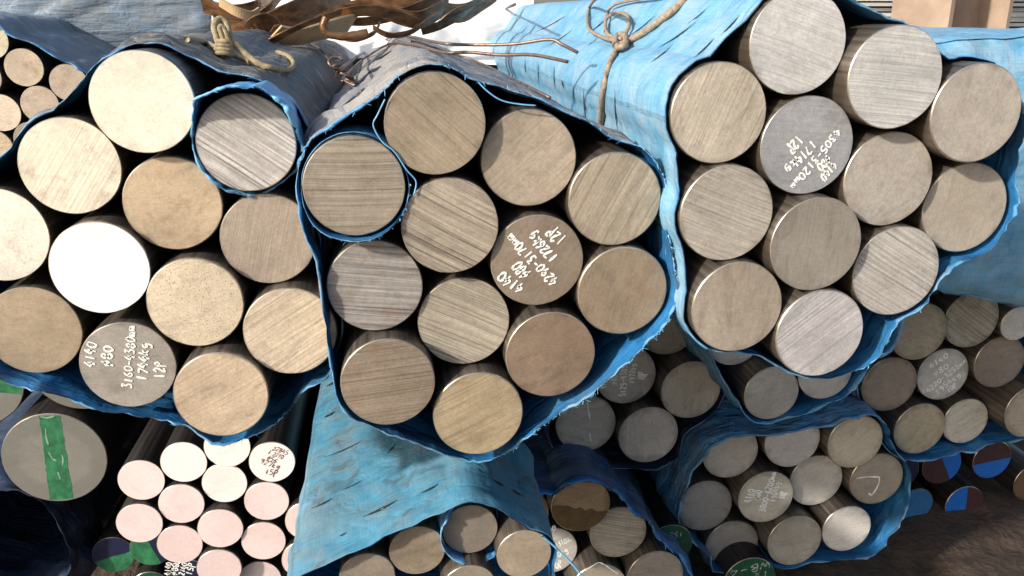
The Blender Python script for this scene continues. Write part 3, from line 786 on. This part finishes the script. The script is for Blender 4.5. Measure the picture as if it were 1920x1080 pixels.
WC = wrap('bundle_wrapping', 'dusty grey ridged wrapping with frayed blue edge round the middle bundle', [
 (566, 305, 0), (590, 262, .0), (650, 222, .004), (715, 176, .008), (762, 140, .012), (815, 128, .012), (868, 146, .012), (930, 168, .012), (1000, 190, .012), (1080, 226, .012), (1150, 264, .008), (1208, 290, 0), (1240, 340, 0), (1250, 430, -.006), (1258, 505, -.012), (1262, 560, -.014),
 (1238, 612, -.012), (1190, 656, -.006), (1130, 716, -.004), (1085, 752, -.004), (1040, 778, 0), (985, 818, 0), (930, 860, .01), (880, 864, .012), (800, 838, .006), (720, 806, .004), (655, 776, .002), (628, 700, 0), (612, 600, 0), (596, 490, 0), (578, 440, 0), (564, 370, 0)],
 md(C), mC, C, hem_w=.0022, fray=[(.0, .12, 150, .007), (.16, .36, 120, .006), (.36, .68, 330, .006)], seed=2, wrinkle=.0045)
WR = wrap('bundle_wrapping', 'faded light blue wrapping tied with brown rope round the right bundle', [
 (1266, 215, .01), (1280, 160, .014), (1340, 98, .016), (1420, 18, .016), (1465, -16, .016), (1505, -22, .01), (1560, -14, .012), (1620, 12, .012), (1700, 56, .012), (1790, 116, .012), (1850, 116, .012), (1905, 165, .012), (1918, 230, .012), (1904, 320, .012), (1898, 400, .012), (1860, 462, .01), (1800, 492, .008),
 (1765, 520, .004), (1730, 570, .004), (1672, 622, 0), (1628, 686, 0), (1545, 708, .01), (1480, 696, .012), (1420, 664, .006), (1335, 650, 0), (1300, 600, .002), (1286, 520, .004), (1278, 400, .004), (1268, 300, .006)],
 md(Rb), mR, Rb, hem_w=.0025, hem=HEM, fray=[(.15, .3, 60, .005), (.6, .75, 30, .004)], seed=3, wrinkle=.0025)
WF = wrap('bundle_wrapping', 'turquoise blue wrapping with dark slits draped below the middle bundle', [
 (546, 1092, 0), (640, 1048, 0), (735, 1002, 0), (815, 968, 0), (868, 945, 0), (905, 945, 0), (950, 966, 0), (1000, 998, 0), (1026, 1018, 0), (1036, 1060, 0), (1036, 1150, 0), (980, 1220, 0), (760, 1230, 0), (600, 1190, 0), (545, 1130, 0)],
 md(Fb) - .012, mF, Fb, hem=mF, hem_w=.0008, hem_t=.0005, seed=4, rag=.001, wrinkle=.004)
WF2 = wrap('bundle_wrapping', 'navy wrapping with bright blue torn edge over the bottom centre bundle', [
 (940, 945, 0), (985, 930, -.01), (1050, 926, -.01), (1120, 914, -.012), (1160, 930, -.01), (1185, 962, -.008), (1225, 1003, -.005), (1262, 1040, 0), (1295, 1078, 0), (1310, 1140, 0), (1260, 1200, 0), (1080, 1210, 0), (960, 1150, 0), (925, 1020, 0)],
 md(F2) - .02, mN, F2, hem=HEMDK, hem_w=.012, hem_t=.0035, fray=[(.0, .5, 160, .007)], seed=5, wrinkle=.007)
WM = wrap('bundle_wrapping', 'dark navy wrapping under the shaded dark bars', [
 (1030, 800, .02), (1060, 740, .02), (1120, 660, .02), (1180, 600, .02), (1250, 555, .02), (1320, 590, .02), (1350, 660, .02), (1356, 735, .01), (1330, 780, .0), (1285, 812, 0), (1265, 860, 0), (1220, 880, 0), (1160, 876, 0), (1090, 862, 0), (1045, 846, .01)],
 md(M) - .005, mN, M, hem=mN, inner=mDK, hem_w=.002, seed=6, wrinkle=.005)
WU = wrap('bundle_wrapping', 'blue sling wrapping hanging below the right bundle', [
 (1332, 640, 0), (1348, 690, 0), (1380, 742, 0), (1420, 772, -.006), (1462, 780, -.008), (1510, 772, -.008), (1562, 752, -.006), (1600, 726, -.004), (1645, 668, 0), (1690, 600, 0), (1650, 550, .02), (1560, 540, .02), (1440, 560, .02), (1360, 590, .02)],
 md(U) - .01, mB, U, hem=HEM, hem_w=.004, hem_t=.002, seed=7, wrinkle=.005)
WB = wrap('bundle_wrapping', 'deep blue open sack wrapping with bright rim round the low bundle', [
 (1276, 985, -.02), (1282, 935, -.03), (1315, 868, -.04), (1360, 824, -.045), (1440, 818, -.05), (1530, 804, -.05), (1600, 786, -.05), (1644, 782, -.04), (1664, 815, -.03), (1680, 852, -.02), (1704, 884, -.015), (1702, 945, -.015), (1672, 1000, -.02), (1632, 1042, -.02),
 (1550, 1050, -.02), (1450, 1050, -.02), (1372, 1050, -.02), (1308, 1024, -.02)],
 md(B), mB, B, hem=HEM, hem_w=.005, hem_t=.0016, seed=8, wrinkle=.007, rag=.004, sag=.006)
WFR = wrap('bundle_wrapping', 'dark blue wrapping under the right edge bundle', [
 (1622, 770, 0), (1645, 815, 0), (1690, 858, -.004), (1745, 862, -.004), (1800, 846, -.004), (1850, 834, -.004), (1920, 822, -.004), (2000, 812, 0), (2030, 690, 0), (1990, 570, 0), (1910, 552, .03), (1830, 532, .03), (1760, 552, .03), (1690, 574, .03), (1640, 640, .01)],
 md(FR), mB, FR, hem=HEM, hem_w=.003, hem_t=.0015, seed=9, wrinkle=.005)
WFL = wrap('bundle_wrapping', 'slate blue dusty wrapping over the far left bundle of small bars', [
 (-150, 60, 0), (-70, 30, 0), (0, 62, 0), (60, 86, 0), (120, 118, 0), (180, 150, 0), (196, 200, 0), (150, 280, 0), (60, 330, 0), (-60, 340, 0), (-150, 250, 0)],
 FL[0]['pos'].y - .02, mO, FL, hem=HEM, hem_w=.006, hem_t=.002, seed=10, wrinkle=.006)
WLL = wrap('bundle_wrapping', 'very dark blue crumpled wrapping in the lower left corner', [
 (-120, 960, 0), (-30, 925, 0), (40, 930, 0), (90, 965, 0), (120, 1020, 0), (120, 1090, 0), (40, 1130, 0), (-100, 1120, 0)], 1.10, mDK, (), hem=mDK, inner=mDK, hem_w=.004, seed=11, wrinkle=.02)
# sleeves round single bars
def sleeve(label, bar, pts, D, hem_w, seed, mat=HEM, fray=(), ln=.06, ht=.0011, clr=.0016, jt=.0016):
    return wrap('bar_sleeve', label, pts, D, mat, [bar], hem=mat, hem_w=hem_w, hem_t=ht, jit=jt, length=ln, wrinkle=.0014, rag=.0018, group='blue sleeves round single bars', seed=seed, clear=clr, fray=fray, cat='sleeve')
SL = sleeve('crumpled bright blue sleeve round the grey ridged bar of the left bundle', L[2], [
 (364, 222, -.004), (368, 190, -.016), (396, 170, -.024), (440, 163, -.026), (492, 175, -.026), (532, 204, -.022), (558, 250, -.014), (566, 290, -.004), (545, 325, .008), (510, 350, .01), (462, 361, .006), (415, 345, 0), (384, 312, 0), (366, 262, 0)], L[2]['pos'].y, .008, 21, SLV, [(.0, .5, 60, .005)], ht=.0026, jt=.004)
SC = sleeve('thin blue sleeve edge round the horizontally lined bar of the middle bundle', C[1], [
 (566, 350, .006), (580, 300, .006), (620, 264, .01), (664, 250, .012), (712, 268, .01), (752, 310, .006), (766, 352, .004), (752, 405, 0), (715, 440, -.004), (664, 452, -.006), (612, 438, -.004), (576, 400, 0)], C[1]['pos'].y, .0010, 22, SLV, [(.3, .9, 40, .005)], ht=.0004, clr=.0007, jt=.0008)
SF = sleeve('light blue sleeve curled round the bar under the turquoise wrapping', Fb[0], [
 (835, 985, -.01), (845, 968, -.004), (880, 950, .02), (920, 965, .02), (942, 1004, .02), (925, 1042, .004), (885, 1056, -.008), (848, 1040, -.012), (832, 1010, -.012)], Fb[0]['pos'].y, .005, 23, SLV)

# folded-over closed bundles
def closed_bundle(label, pts, D, mat, seed, wr=.004):
    o = wrap('wrapped_bundle', label, pts, D, mat, (), hem=mat, hem_w=.002, seed=seed, wrinkle=wr, cat='wrapped bundle', group='wrapped bundles with closed ends')
    me = o.data; n = 7 * len(pts)
    loop = [me.vertices[i].co.copy() for i in range(n)]
    c = Vector((sum(p.x for p in loop) / n, D - .01, sum(p.z for p in loop) / n)); V = []; F = []; UV = []; K = 16
    for k in range(K):
        t = 1 - k / K
        for p in loop:
            q = c.lerp(p, t); a = math.atan2(p.z - c.z, p.x - c.x)
            fo = noise.noise(Vector((q.x * 2.5 + q.z * 5, q.z * 16 - q.x * 7, seed))); y = D + (p.y - D) * t + .002 - .03 * (1 - t * t) - ((.014 * abs(fo) + .006 * max(0, noise.noise(Vector((q.x * 6, q.z * 40 + q.x * 16, seed)))) + 0 * (.016 * abs(noise.noise(Vector((math.cos(a) * 2.6 + seed, math.sin(a) * 2.6, t * 2)))) + .008 * noise.noise(Vector((q.x * 14, 2, q.z * 14))) + .004 * noise.noise(Vector((q.x * 50, seed, q.z * 20))))) if k else 0)
            V.append((q.x, y, q.z)); UV.append((q.x, q.z))
    V.append((c.x, sum(v[1] for v in V[-n:]) / n - .001, c.z)); UV.append((c.x, c.z))
    for k in range(K - 1):
        for i in range(n):
            F.append((k * n + i, k * n + (i + 1) % n, (k + 1) * n + (i + 1) % n, (k + 1) * n + i))
    for i in range(n): F.append(((K - 1) * n + i, (K - 1) * n + (i + 1) % n, K * n))
    mesh_obj('folded_end', V, F, mat, o, True, None, UV)
    return o
closed_bundle('light blue wrapped bundle with closed end behind the right bundle', [(1690, 300), (1698, 150), (1722, 96), (1770, 80), (1880, 74), (2050, 80), (2085, 300), (2060, 540), (1930, 572), (1830, 556), (1762, 540), (1706, 470)], 1.02, mR, 12)
FLB = closed_bundle('slate grey creased bundle at the top left behind the small bars', [(-260, -60), (-120, -110), (60, -110), (220, -80), (330, -30), (392, 20), (404, 74), (330, 110), (150, 120), (-100, 120), (-260, 60)], FL[0]['pos'].y + .35, mO, 13, .012)

# slits in the turquoise and light blue sheets
tF, tR, tC, tL, tO = bvh(WF), bvh(WR), bvh(WC), bvh(WL), bvh(FLB)
BLACK = mat_simple('dark_slit', (.008, .012, .018), (.02, .03, .04), 80, .9)
STAIN = mat_simple('brown_dirt', (.05, .035, .02), (.10, .07, .04), 90, .95)
def slit(parent, tree, x0, y0, x1, y1, w, mat=BLACK, name='slit'):
    n = 8; V = []; F = []; rng = random.Random(int(x0 + y0))
    dx, dy = x1 - x0, y1 - y0; q = math.hypot(dx, dy)
    for k in range(n + 1):
        t = k / n; ww = w * math.sin(math.pi * min(max(t, .04), .96)) * rng.uniform(.7, 1.2) / 2; bow = math.sin(math.pi * t) * q * .03
        for sgn in (-1, 1):
            V.append(on(x0 + dx * t - dy / q * (ww * sgn + bow), y0 + dy * t + dx / q * (ww * sgn + bow), [tree], .0007, .8))
    for k in range(n): F.append((2 * k, 2 * k + 1, 2 * k + 3, 2 * k + 2))
    if max((Vector(V[i]) - Vector(V[0])).length for i in range(len(V))) < .4: mesh_obj(name, V, F, mat, parent)
for s in [(612, 725, 634, 712, 5), (608, 783, 628, 772, 5), (680, 970, 745, 938, 5), (790, 925, 822, 908, 6), (582, 955, 625, 934, 3), (608, 858, 684, 824, 2.5), (724, 853, 742, 832, 2.5), (925, 900, 946, 912, 5), (960, 918, 978, 930, 4), (637, 1006, 650, 999, 4), (640, 920, 680, 900, 2)]:
    slit(WF, tF, *s[:4], s[4] * .75)
for s in [(1235, 90, 1305, 42, 4), (1220, 118, 1262, 84, 3), (1300, 110, 1340, 72, 4), (1352, 66, 1388, 28, 4), (1100, 65, 1145, 28, 3), (1102, 86, 1122, 70, 2), (1180, 68, 1230, 28, 2.5), (1095, 165, 1101, 232, 2.5), (1154, 170, 1160, 250, 3), (1054, 150, 1058, 165, 5), (1075, 160, 1078, 190, 2), (1040, 120, 1042, 170, 2), (1010, 115, 1012, 160, 2), (985, 110, 987, 140, 2), (1290, 45, 1330, 12, 2.5), (1005, 60, 1060, 30, 2.5), (1020, 90, 1075, 55, 2)]:
    slit(WR, tR, *s[:4], s[4] * .6)
for s in [(655, 170, 700, 128, 4), (640, 200, 690, 160, 3), (700, 115, 735, 95, 3), (690, 138, 716, 124, 5)]:
    slit(WC, tC, *s)

# ================================================================== rope, wire
ROPE = mat_simple('brown_rope', (.16, .105, .07), (.42, .33, .24), 240, .8, 0, .6, .0008)
OCHRE = mat_simple('ochre_rope', (.17, .13, .075), (.42, .33, .19), 200, .75, 0, .5, .0008)
WIRE = mat_simple('brown_wire', (.10, .065, .05), (.30, .21, .16), 120, .45, .5, .2, .0004)
def path(pts, trees, lift, dflt=.9):
    return [on(p[0], p[1], trees, lift + (p[2] if len(p) > 2 else 0), dflt) for p in pts]
r1 = tube('rope', path([(1133, 262), (1131, 235), (1132, 200), (1137, 160), (1147, 120), (1162, 92)], [tR], .0025), .0031, ROPE, lumps=.12)
tag(r1, 'brown rope tied round the light blue right bundle, with loop knot', 'rope')
tube('rope_strand', path([(1162, 90), (1185, 80), (1215, 62), (1245, 40), (1275, 15), (1300, -10)], [tR], .003), .0036, ROPE, r1, lumps=.12)
tube('rope_loop', path([(1160, 78), (1144, 70), (1142, 45), (1160, 30), (1180, 36), (1186, 56), (1174, 76), (1160, 84)], [tR], .006), .0021, ROPE, r1, lumps=.2)
tube('rope_end', path([(1160, 82), (1135, 80), (1112, 62), (1106, 40), (1112, 15), (1122, -8)], [tR], .005), .0021, ROPE, r1, lumps=.2)
tube('rope_end', path([(1140, 68), (1146, 30), (1160, 15), (1200, 6), (1260, -2)], [tR], .006), .0017, ROPE, r1, lumps=.2)
tube('knot', path([(1158, 96), (1164, 74), (1178, 76), (1176, 94), (1164, 98), (1154, 84), (1172, 82)], [tR], .006), .0034, ROPE, r1, lumps=.15)
r2 = tube('rope', path([(350, 80), (385, 86), (405, 96), (430, 106), (470, 122), (505, 132), (535, 136), (548, 126), (542, 112), (520, 102)], [tL, tO], .003), .0026, OCHRE, lumps=.12)
tag(r2, 'ochre rope with a coiled upright loop on the blackish left wrapping', 'rope')
kd = (on(418, 105, [tL], 0) - Vector((0, 0, CAMZ))).y - .004
tube('rope_loop', [P(x, y, kd + d) for x, y, d in [(418, 96, 0), (406, 70, 0), (402, 46, .005), (412, 36, .01), (424, 44, .01), (430, 62, .005), (440, 80, 0), (458, 98, 0), (480, 116, -.004), (500, 126, -.004)]], .0030, OCHRE, r2, lumps=.2)
tube('rope_loop', [P(x, y, kd - .003) for x, y in [(424, 88), (416, 66), (412, 52), (418, 50), (426, 66), (430, 86)]], .0022, OCHRE, r2, lumps=.2)
for k, (yy, ww) in enumerate(((80, 11), (87, 13), (94, 14), (101, 12))):
    tube('coil', [P(420 + ww * math.cos(t) * 1.0, yy + 2.5 * math.sin(t) + .1 * ww * math.cos(t), kd + .004 * math.sin(t) - .002) for t in [i * math.pi / 4 for i in range(8)]], .0026, OCHRE, r2, closed=True, sub=3)
# wires across the middle bundle
w1 = tube('tie_wire', path([(632, 142), (648, 122), (690, 96), (735, 72), (770, 72)], [tC], .003) + [P(820, 80, .97), P(880, 84, .95), P(960, 83, .92), P(1030, 74, .90), P(1055, 84, .89), P(1084, 99, .885)], .0018, WIRE)
tag(w1, 'upper bent brown tie wire reaching from the middle bundle to the light blue one', 'wire')
w2 = tube('tie_wire', path([(640, 150), (680, 116), (730, 86), (775, 88)], [tC], .003) + [P(830, 98, .90), P(880, 98, .885), P(940, 103, .87), P(1000, 103, .86), P(1066, 116, .85)], .0018, WIRE)
tag(w2, 'lower straight brown tie wire reaching from the middle bundle to the light blue one', 'wire')
w3 = tube('tie_wire', path([(770, 80), (830, 98), (900, 122), (970, 152), (1030, 188)], [tC], .0025), .0016, WIRE)
tag(w3, 'brown wire lying down the right slope of the middle bundle', 'wire')
kk = on(645, 135, [tC], .004)
w4 = tube('wire_knot', [kk + Vector((.009 * math.cos(t * 1.9) + .0016 * t - .01, .006 * math.sin(t * 2.3), .0022 * -t + .013 + .005 * math.sin(t * 1.7))) for t in [i * .55 for i in range(26)]], .0016, WIRE)
tag(w4, 'twisted wire knot in the valley between the left and middle bundles', 'wire knot')
w5 = tube('tie_wire', path([(874, 100), (878, 75), (892, 58), (915, 44), (945, 22), (965, 8)], [tR], .004, 1.2), .0021, WIRE)
tag(w5, 'brown wire curling over the far end of the light blue wrapping', 'wire')
w6 = tube('tie_wire', path([(545, 75), (585, 88), (605, 105), (622, 130)], [tL, tC], .004, 1.0), .0015, WIRE)
tag(w6, 'thin dark wire across the back of the blackish left wrapping', 'wire')
# loose blue thread lines
t1 = tube('loose_thread', [P(x, y, C[0]['pos'].y - .002) for x, y in [(722, 186), (708, 215), (700, 235), (716, 265), (740, 285), (762, 318), (780, 340), (776, 365)]], .0006, THREAD)
tag(t1, 'thin blue thread hanging left of the middle bundle peak bar', 'thread')
t2 = tube('loose_thread', [P(x, y, .664) for x, y in [(895, 152), (915, 172), (940, 188), (970, 195), (1005, 198)]], .0006, THREAD)
tag(t2, 'thin blue thread hanging in the gap right of the middle bundle peak', 'thread')
t3 = tube('loose_thread', [P(x, y, md(Fb) - .01) for x, y in [(1016, 1004), (1040, 1025), (1068, 1052), (1100, 1090)]], .0010, THREAD)
tag(t3, 'straight blue thread crossing the pale written bar at bottom centre', 'thread')

# ================================================================== scrap, sack, post and plates behind
RUST = mat_simple('rusty_strip', (.05, .022, .010), (.30, .16, .075), 30, .36, .45, .5, .004, (1, 1, 2.5))
TANP = mat_simple('tan_rusty_sheet', (.36, .23, .12), (.62, .45, .26), 20, .55, 0, .3, .002)
SACK = mat_simple('white_sacking', (.74, .72, .68), (.88, .86, .82), 14, .8, 0, .3, .004)
PINKR = mat_simple('primed_steel', (.28, .195, .14), (.40, .30, .22), 12, .6, 0, .2, .002)
PLATE = mat_simple('grey_plate', (.50, .48, .44), (.75, .72, .67), 40, .5, .1, .3, .001, (.2, 1, 1))
def strip(name, label, pts, wdir, width, th, mat, cat='scrap strip', group='rusty scrap strips behind the bundles'):
    c = [Vector(p) for p in catmull([tuple(p) for p in pts], 7, False)]; wd = Vector(wdir).normalized(); V = []; F = []
    n = len(c)
    for i, p in enumerate(c):
        t = (c[min(n - 1, i + 1)] - c[max(0, i - 1)]).normalized(); w = (wd - t * wd.dot(t)).normalized(); nn = t.cross(w)
        k = width * (.85 + .3 * noise.noise(p * 9)) / 2
        for a, b in ((-1, -1), (1, -1), (1, 1), (-1, 1)): V.append(p + w * k * a + nn * th * b / 2)
    for i in range(n - 1):
        for k in range(4): F.append((i * 4 + k, i * 4 + (k + 1) % 4, i * 4 + 4 + (k + 1) % 4, i * 4 + 4 + k))
    F.append((0, 1, 2, 3)); F.append(tuple(4 * (n - 1) + k for k in range(4)))
    o = mesh_obj(name, V, F, mat, None, False); tag(o, label, cat, group); return o
strip('scrap_strip', 'broad curved rusty strip arching over the left wrapping', [P(440, 78, 1.35), P(480, 60, 1.32), P(530, 34, 1.34), P(590, 8, 1.40), P(660, -16, 1.5)], (.25, -.5, 1), .046, .003, RUST)
strip('scrap_strip', 'long rusty strip running across the top behind the middle bundle', [P(560, 52, 1.7), P(640, 22, 1.68), P(720, 8, 1.66), P(800, 14, 1.66), P(870, 24, 1.7), P(930, -16, 1.8)], (0, -.3, 1), .040, .003, RUST)
strip('scrap_strip', 'dark rusty strip above the coiled ochre rope', [P(380, 10, 1.6), P(430, 22, 1.58), P(480, 14, 1.6), P(520, -12, 1.7)], (.1, -.6, 1), .035, .003, RUST)
strip('scrap_strip', 'hanging rusty lip above the middle of the white sacking', [P(700, 10, 1.45), P(745, 30, 1.43), P(790, 36, 1.43), P(840, 10, 1.48)], (0, -.5, 1), .030, .003, RUST)
strip('tan_sheet', 'sunlit tan sheet offcut under the curved rusty strip', [P(515, 62, 1.25), P(560, 68, 1.27), P(610, 56, 1.30), P(660, 44, 1.36)], (.1, -1, .55), .05, .003, TANP, 'sheet offcut')
hk = tube('scrap_hook', [P(x, y, 1.22) for x, y in [(612, 32), (606, 48), (614, 62), (636, 68), (664, 66), (690, 60)]], .0055, RUST, lumps=.2)
tag(hk, 'rusty bent hook rod under the long rusty strip', 'hook')
strip('wood_sliver', 'thin golden curled shaving at the top left of the scrap', [P(412, 4, 1.4), P(440, 20, 1.39), P(470, 30, 1.4), P(486, 22, 1.42)], (0, -.4, 1), .016, .003, TANP, 'shaving')
def sack():
    V = []; F = []; n = 34; m = 22
    for j in range(m):
        for i in range(n):
            u, v = i / (n - 1), j / (m - 1)
            x = -.62 + 1.0 * u; y = 2.0 + 1.5 * v
            z = .78 * math.sin(math.pi * min(1, .12 + v * .6)) ** .5 + .05 * noise.noise(Vector((x * 7, y * 6, 1))) + .03 * noise.noise(Vector((x * 19, y * 15, 4)))
            V.append((x, y, z - (.3 if j == 0 else 0)))
    for j in range(m - 1):
        for i in range(n - 1): F.append((j * n + i, j * n + i + 1, (j + 1) * n + i + 1, (j + 1) * n + i))
    o = mesh_obj('sacking_heap', V, F, SACK, None, True); tag(o, 'glaring white sacking heap behind the rusty scrap', 'sacking')
sack()
def sheet():
    V = []; F = []; n = 60; m = 34
    for j in range(m):
        for i in range(n):
            u, v = i / (n - 1), j / (m - 1)
            p = P(400 + 600 * u, 112 - 150 * v + 8 * math.sin(u * 9), 1.75 + .30 * v)
            q = Vector((u * 11, v * 5, 3))
            p.y -= .06 * abs(noise.noise(q * .6)) + .02 * abs(noise.noise(q * 1.4)); p.z += .015 * noise.noise(q * .7 + Vector((4, 0, 0)))
            V.append(p)
    for j in range(m - 1):
        for i in range(n - 1): F.append((j * n + i, j * n + i + 1, (j + 1) * n + i + 1, (j + 1) * n + i))
    tag(mesh_obj('white_sheet', V, F, SACK, None, True), 'glaring white crumpled sheet behind the rusty scrap strips', 'plastic sheet')
sheet()
for k, (lab, pp, w) in enumerate([
  ('thin rusty curl looping over the white sheet', [P(700, 52, 1.40), P(730, 66, 1.38), P(770, 60, 1.38), P(800, 40, 1.40), P(830, 20, 1.44)], .012),
  ('thin rusty curl at the top edge above the white sheet', [P(820, 50, 1.42), P(850, 24, 1.42), P(885, 8, 1.44), P(920, -12, 1.48)], .018),
  ('narrow dark curl right of the ochre rope coil', [P(462, 52, 1.25), P(476, 36, 1.24), P(500, 30, 1.24), P(520, 44, 1.25), P(512, 62, 1.26)], .010),
  ('narrow rusty band leaning on the broad curved strip', [P(500, 82, 1.2), P(540, 60, 1.2), P(585, 40, 1.22), P(640, 22, 1.26)], .012),
  ('long drooping rusty curl across the top centre', [P(560, 10, 1.5), P(620, 34, 1.48), P(690, 40, 1.46), P(760, 22, 1.46), P(830, -8, 1.5)], .022),
  ('dark rusty curl at the top left of the scrap', [P(400, 30, 1.5), P(430, 44, 1.48), P(470, 40, 1.46), P(505, 16, 1.46), P(530, -14, 1.5)], .026),
  ('wide tan brown curl above the bent hook', [P(590, 52, 1.36), P(630, 30, 1.34), P(680, 20, 1.34), P(735, 26, 1.36), P(780, 44, 1.38)], .024),
  ('rusty curl rising left of the light blue wrapping', [P(790, 58, 1.5), P(830, 46, 1.5), P(868, 26, 1.52), P(900, -6, 1.56)], .020),
  ('short rusty hook shaped band under the hanging lip', [P(640, 70, 1.28), P(668, 74, 1.27), P(700, 62, 1.27), P(712, 44, 1.28)], .010)]):
    strip('scrap_curl', lab, pp, (.2, -.7, .8), w, .002, RUST)
def post():
    root = bpy.data.objects.new('steel_post', None); COL.objects.link(root); p = P(1775, 70, 2.3); root.location = (p.x, 2.3, 0)
    tag(root, 'rusty orange H section steel post behind the right bundle', 'post'); root.rotation_euler.z = R(-75)
    def bx(name, x0, x1, y0, y1):
        V = [(x, y, z) for z in (0, 1.5) for x, y in ((x0, y0), (x1, y0), (x1, y1), (x0, y1))]
        mesh_obj(name, V, [(0, 3, 2, 1), (4, 5, 6, 7), (0, 1, 5, 4), (1, 2, 6, 5), (2, 3, 7, 6), (3, 0, 4, 7)], PINKR, root)
    bx('flange', -.10, .10, -.12, -.106); bx('flange', -.10, .10, .106, .12); bx('web', -.006, .006, -.106, .106)
post()
rg = random.Random(8)
for k in range(18):
    z0 = CAMZ - .10 + k * .0165; x0 = 1.05 + rg.uniform(-.02, .02); x1 = 2.6 + rg.uniform(-.05, .05); y0 = 2.75 + rg.uniform(-.02, .02); t = .0105
    V = [(x, y, z) for z in (z0, z0 + t) for x, y in ((x0, y0), (x1, y0), (x1, y0 + 1), (x0, y0 + 1))]
    o = mesh_obj('steel_plate', V, [(0, 3, 2, 1), (4, 5, 6, 7), (0, 1, 5, 4), (1, 2, 6, 5), (2, 3, 7, 6), (3, 0, 4, 7)], PLATE)
    tag(o, 'thin grey steel plate stacked behind the rusty orange post', 'steel plate', 'stack of thin plates')
V = [(x, y, z) for z in (0, CAMZ - .104) for x, y in ((1.1, 2.8), (2.5, 2.8), (2.5, 3.7), (1.1, 3.7))]
tag(mesh_obj('plate_base', V, [(0, 3, 2, 1), (4, 5, 6, 7), (0, 1, 5, 4), (1, 2, 6, 5), (2, 3, 7, 6), (3, 0, 4, 7)], SHAFT), 'dark steel block carrying the grey plate stack', 'block')

scene.cycles.max_bounces = 6
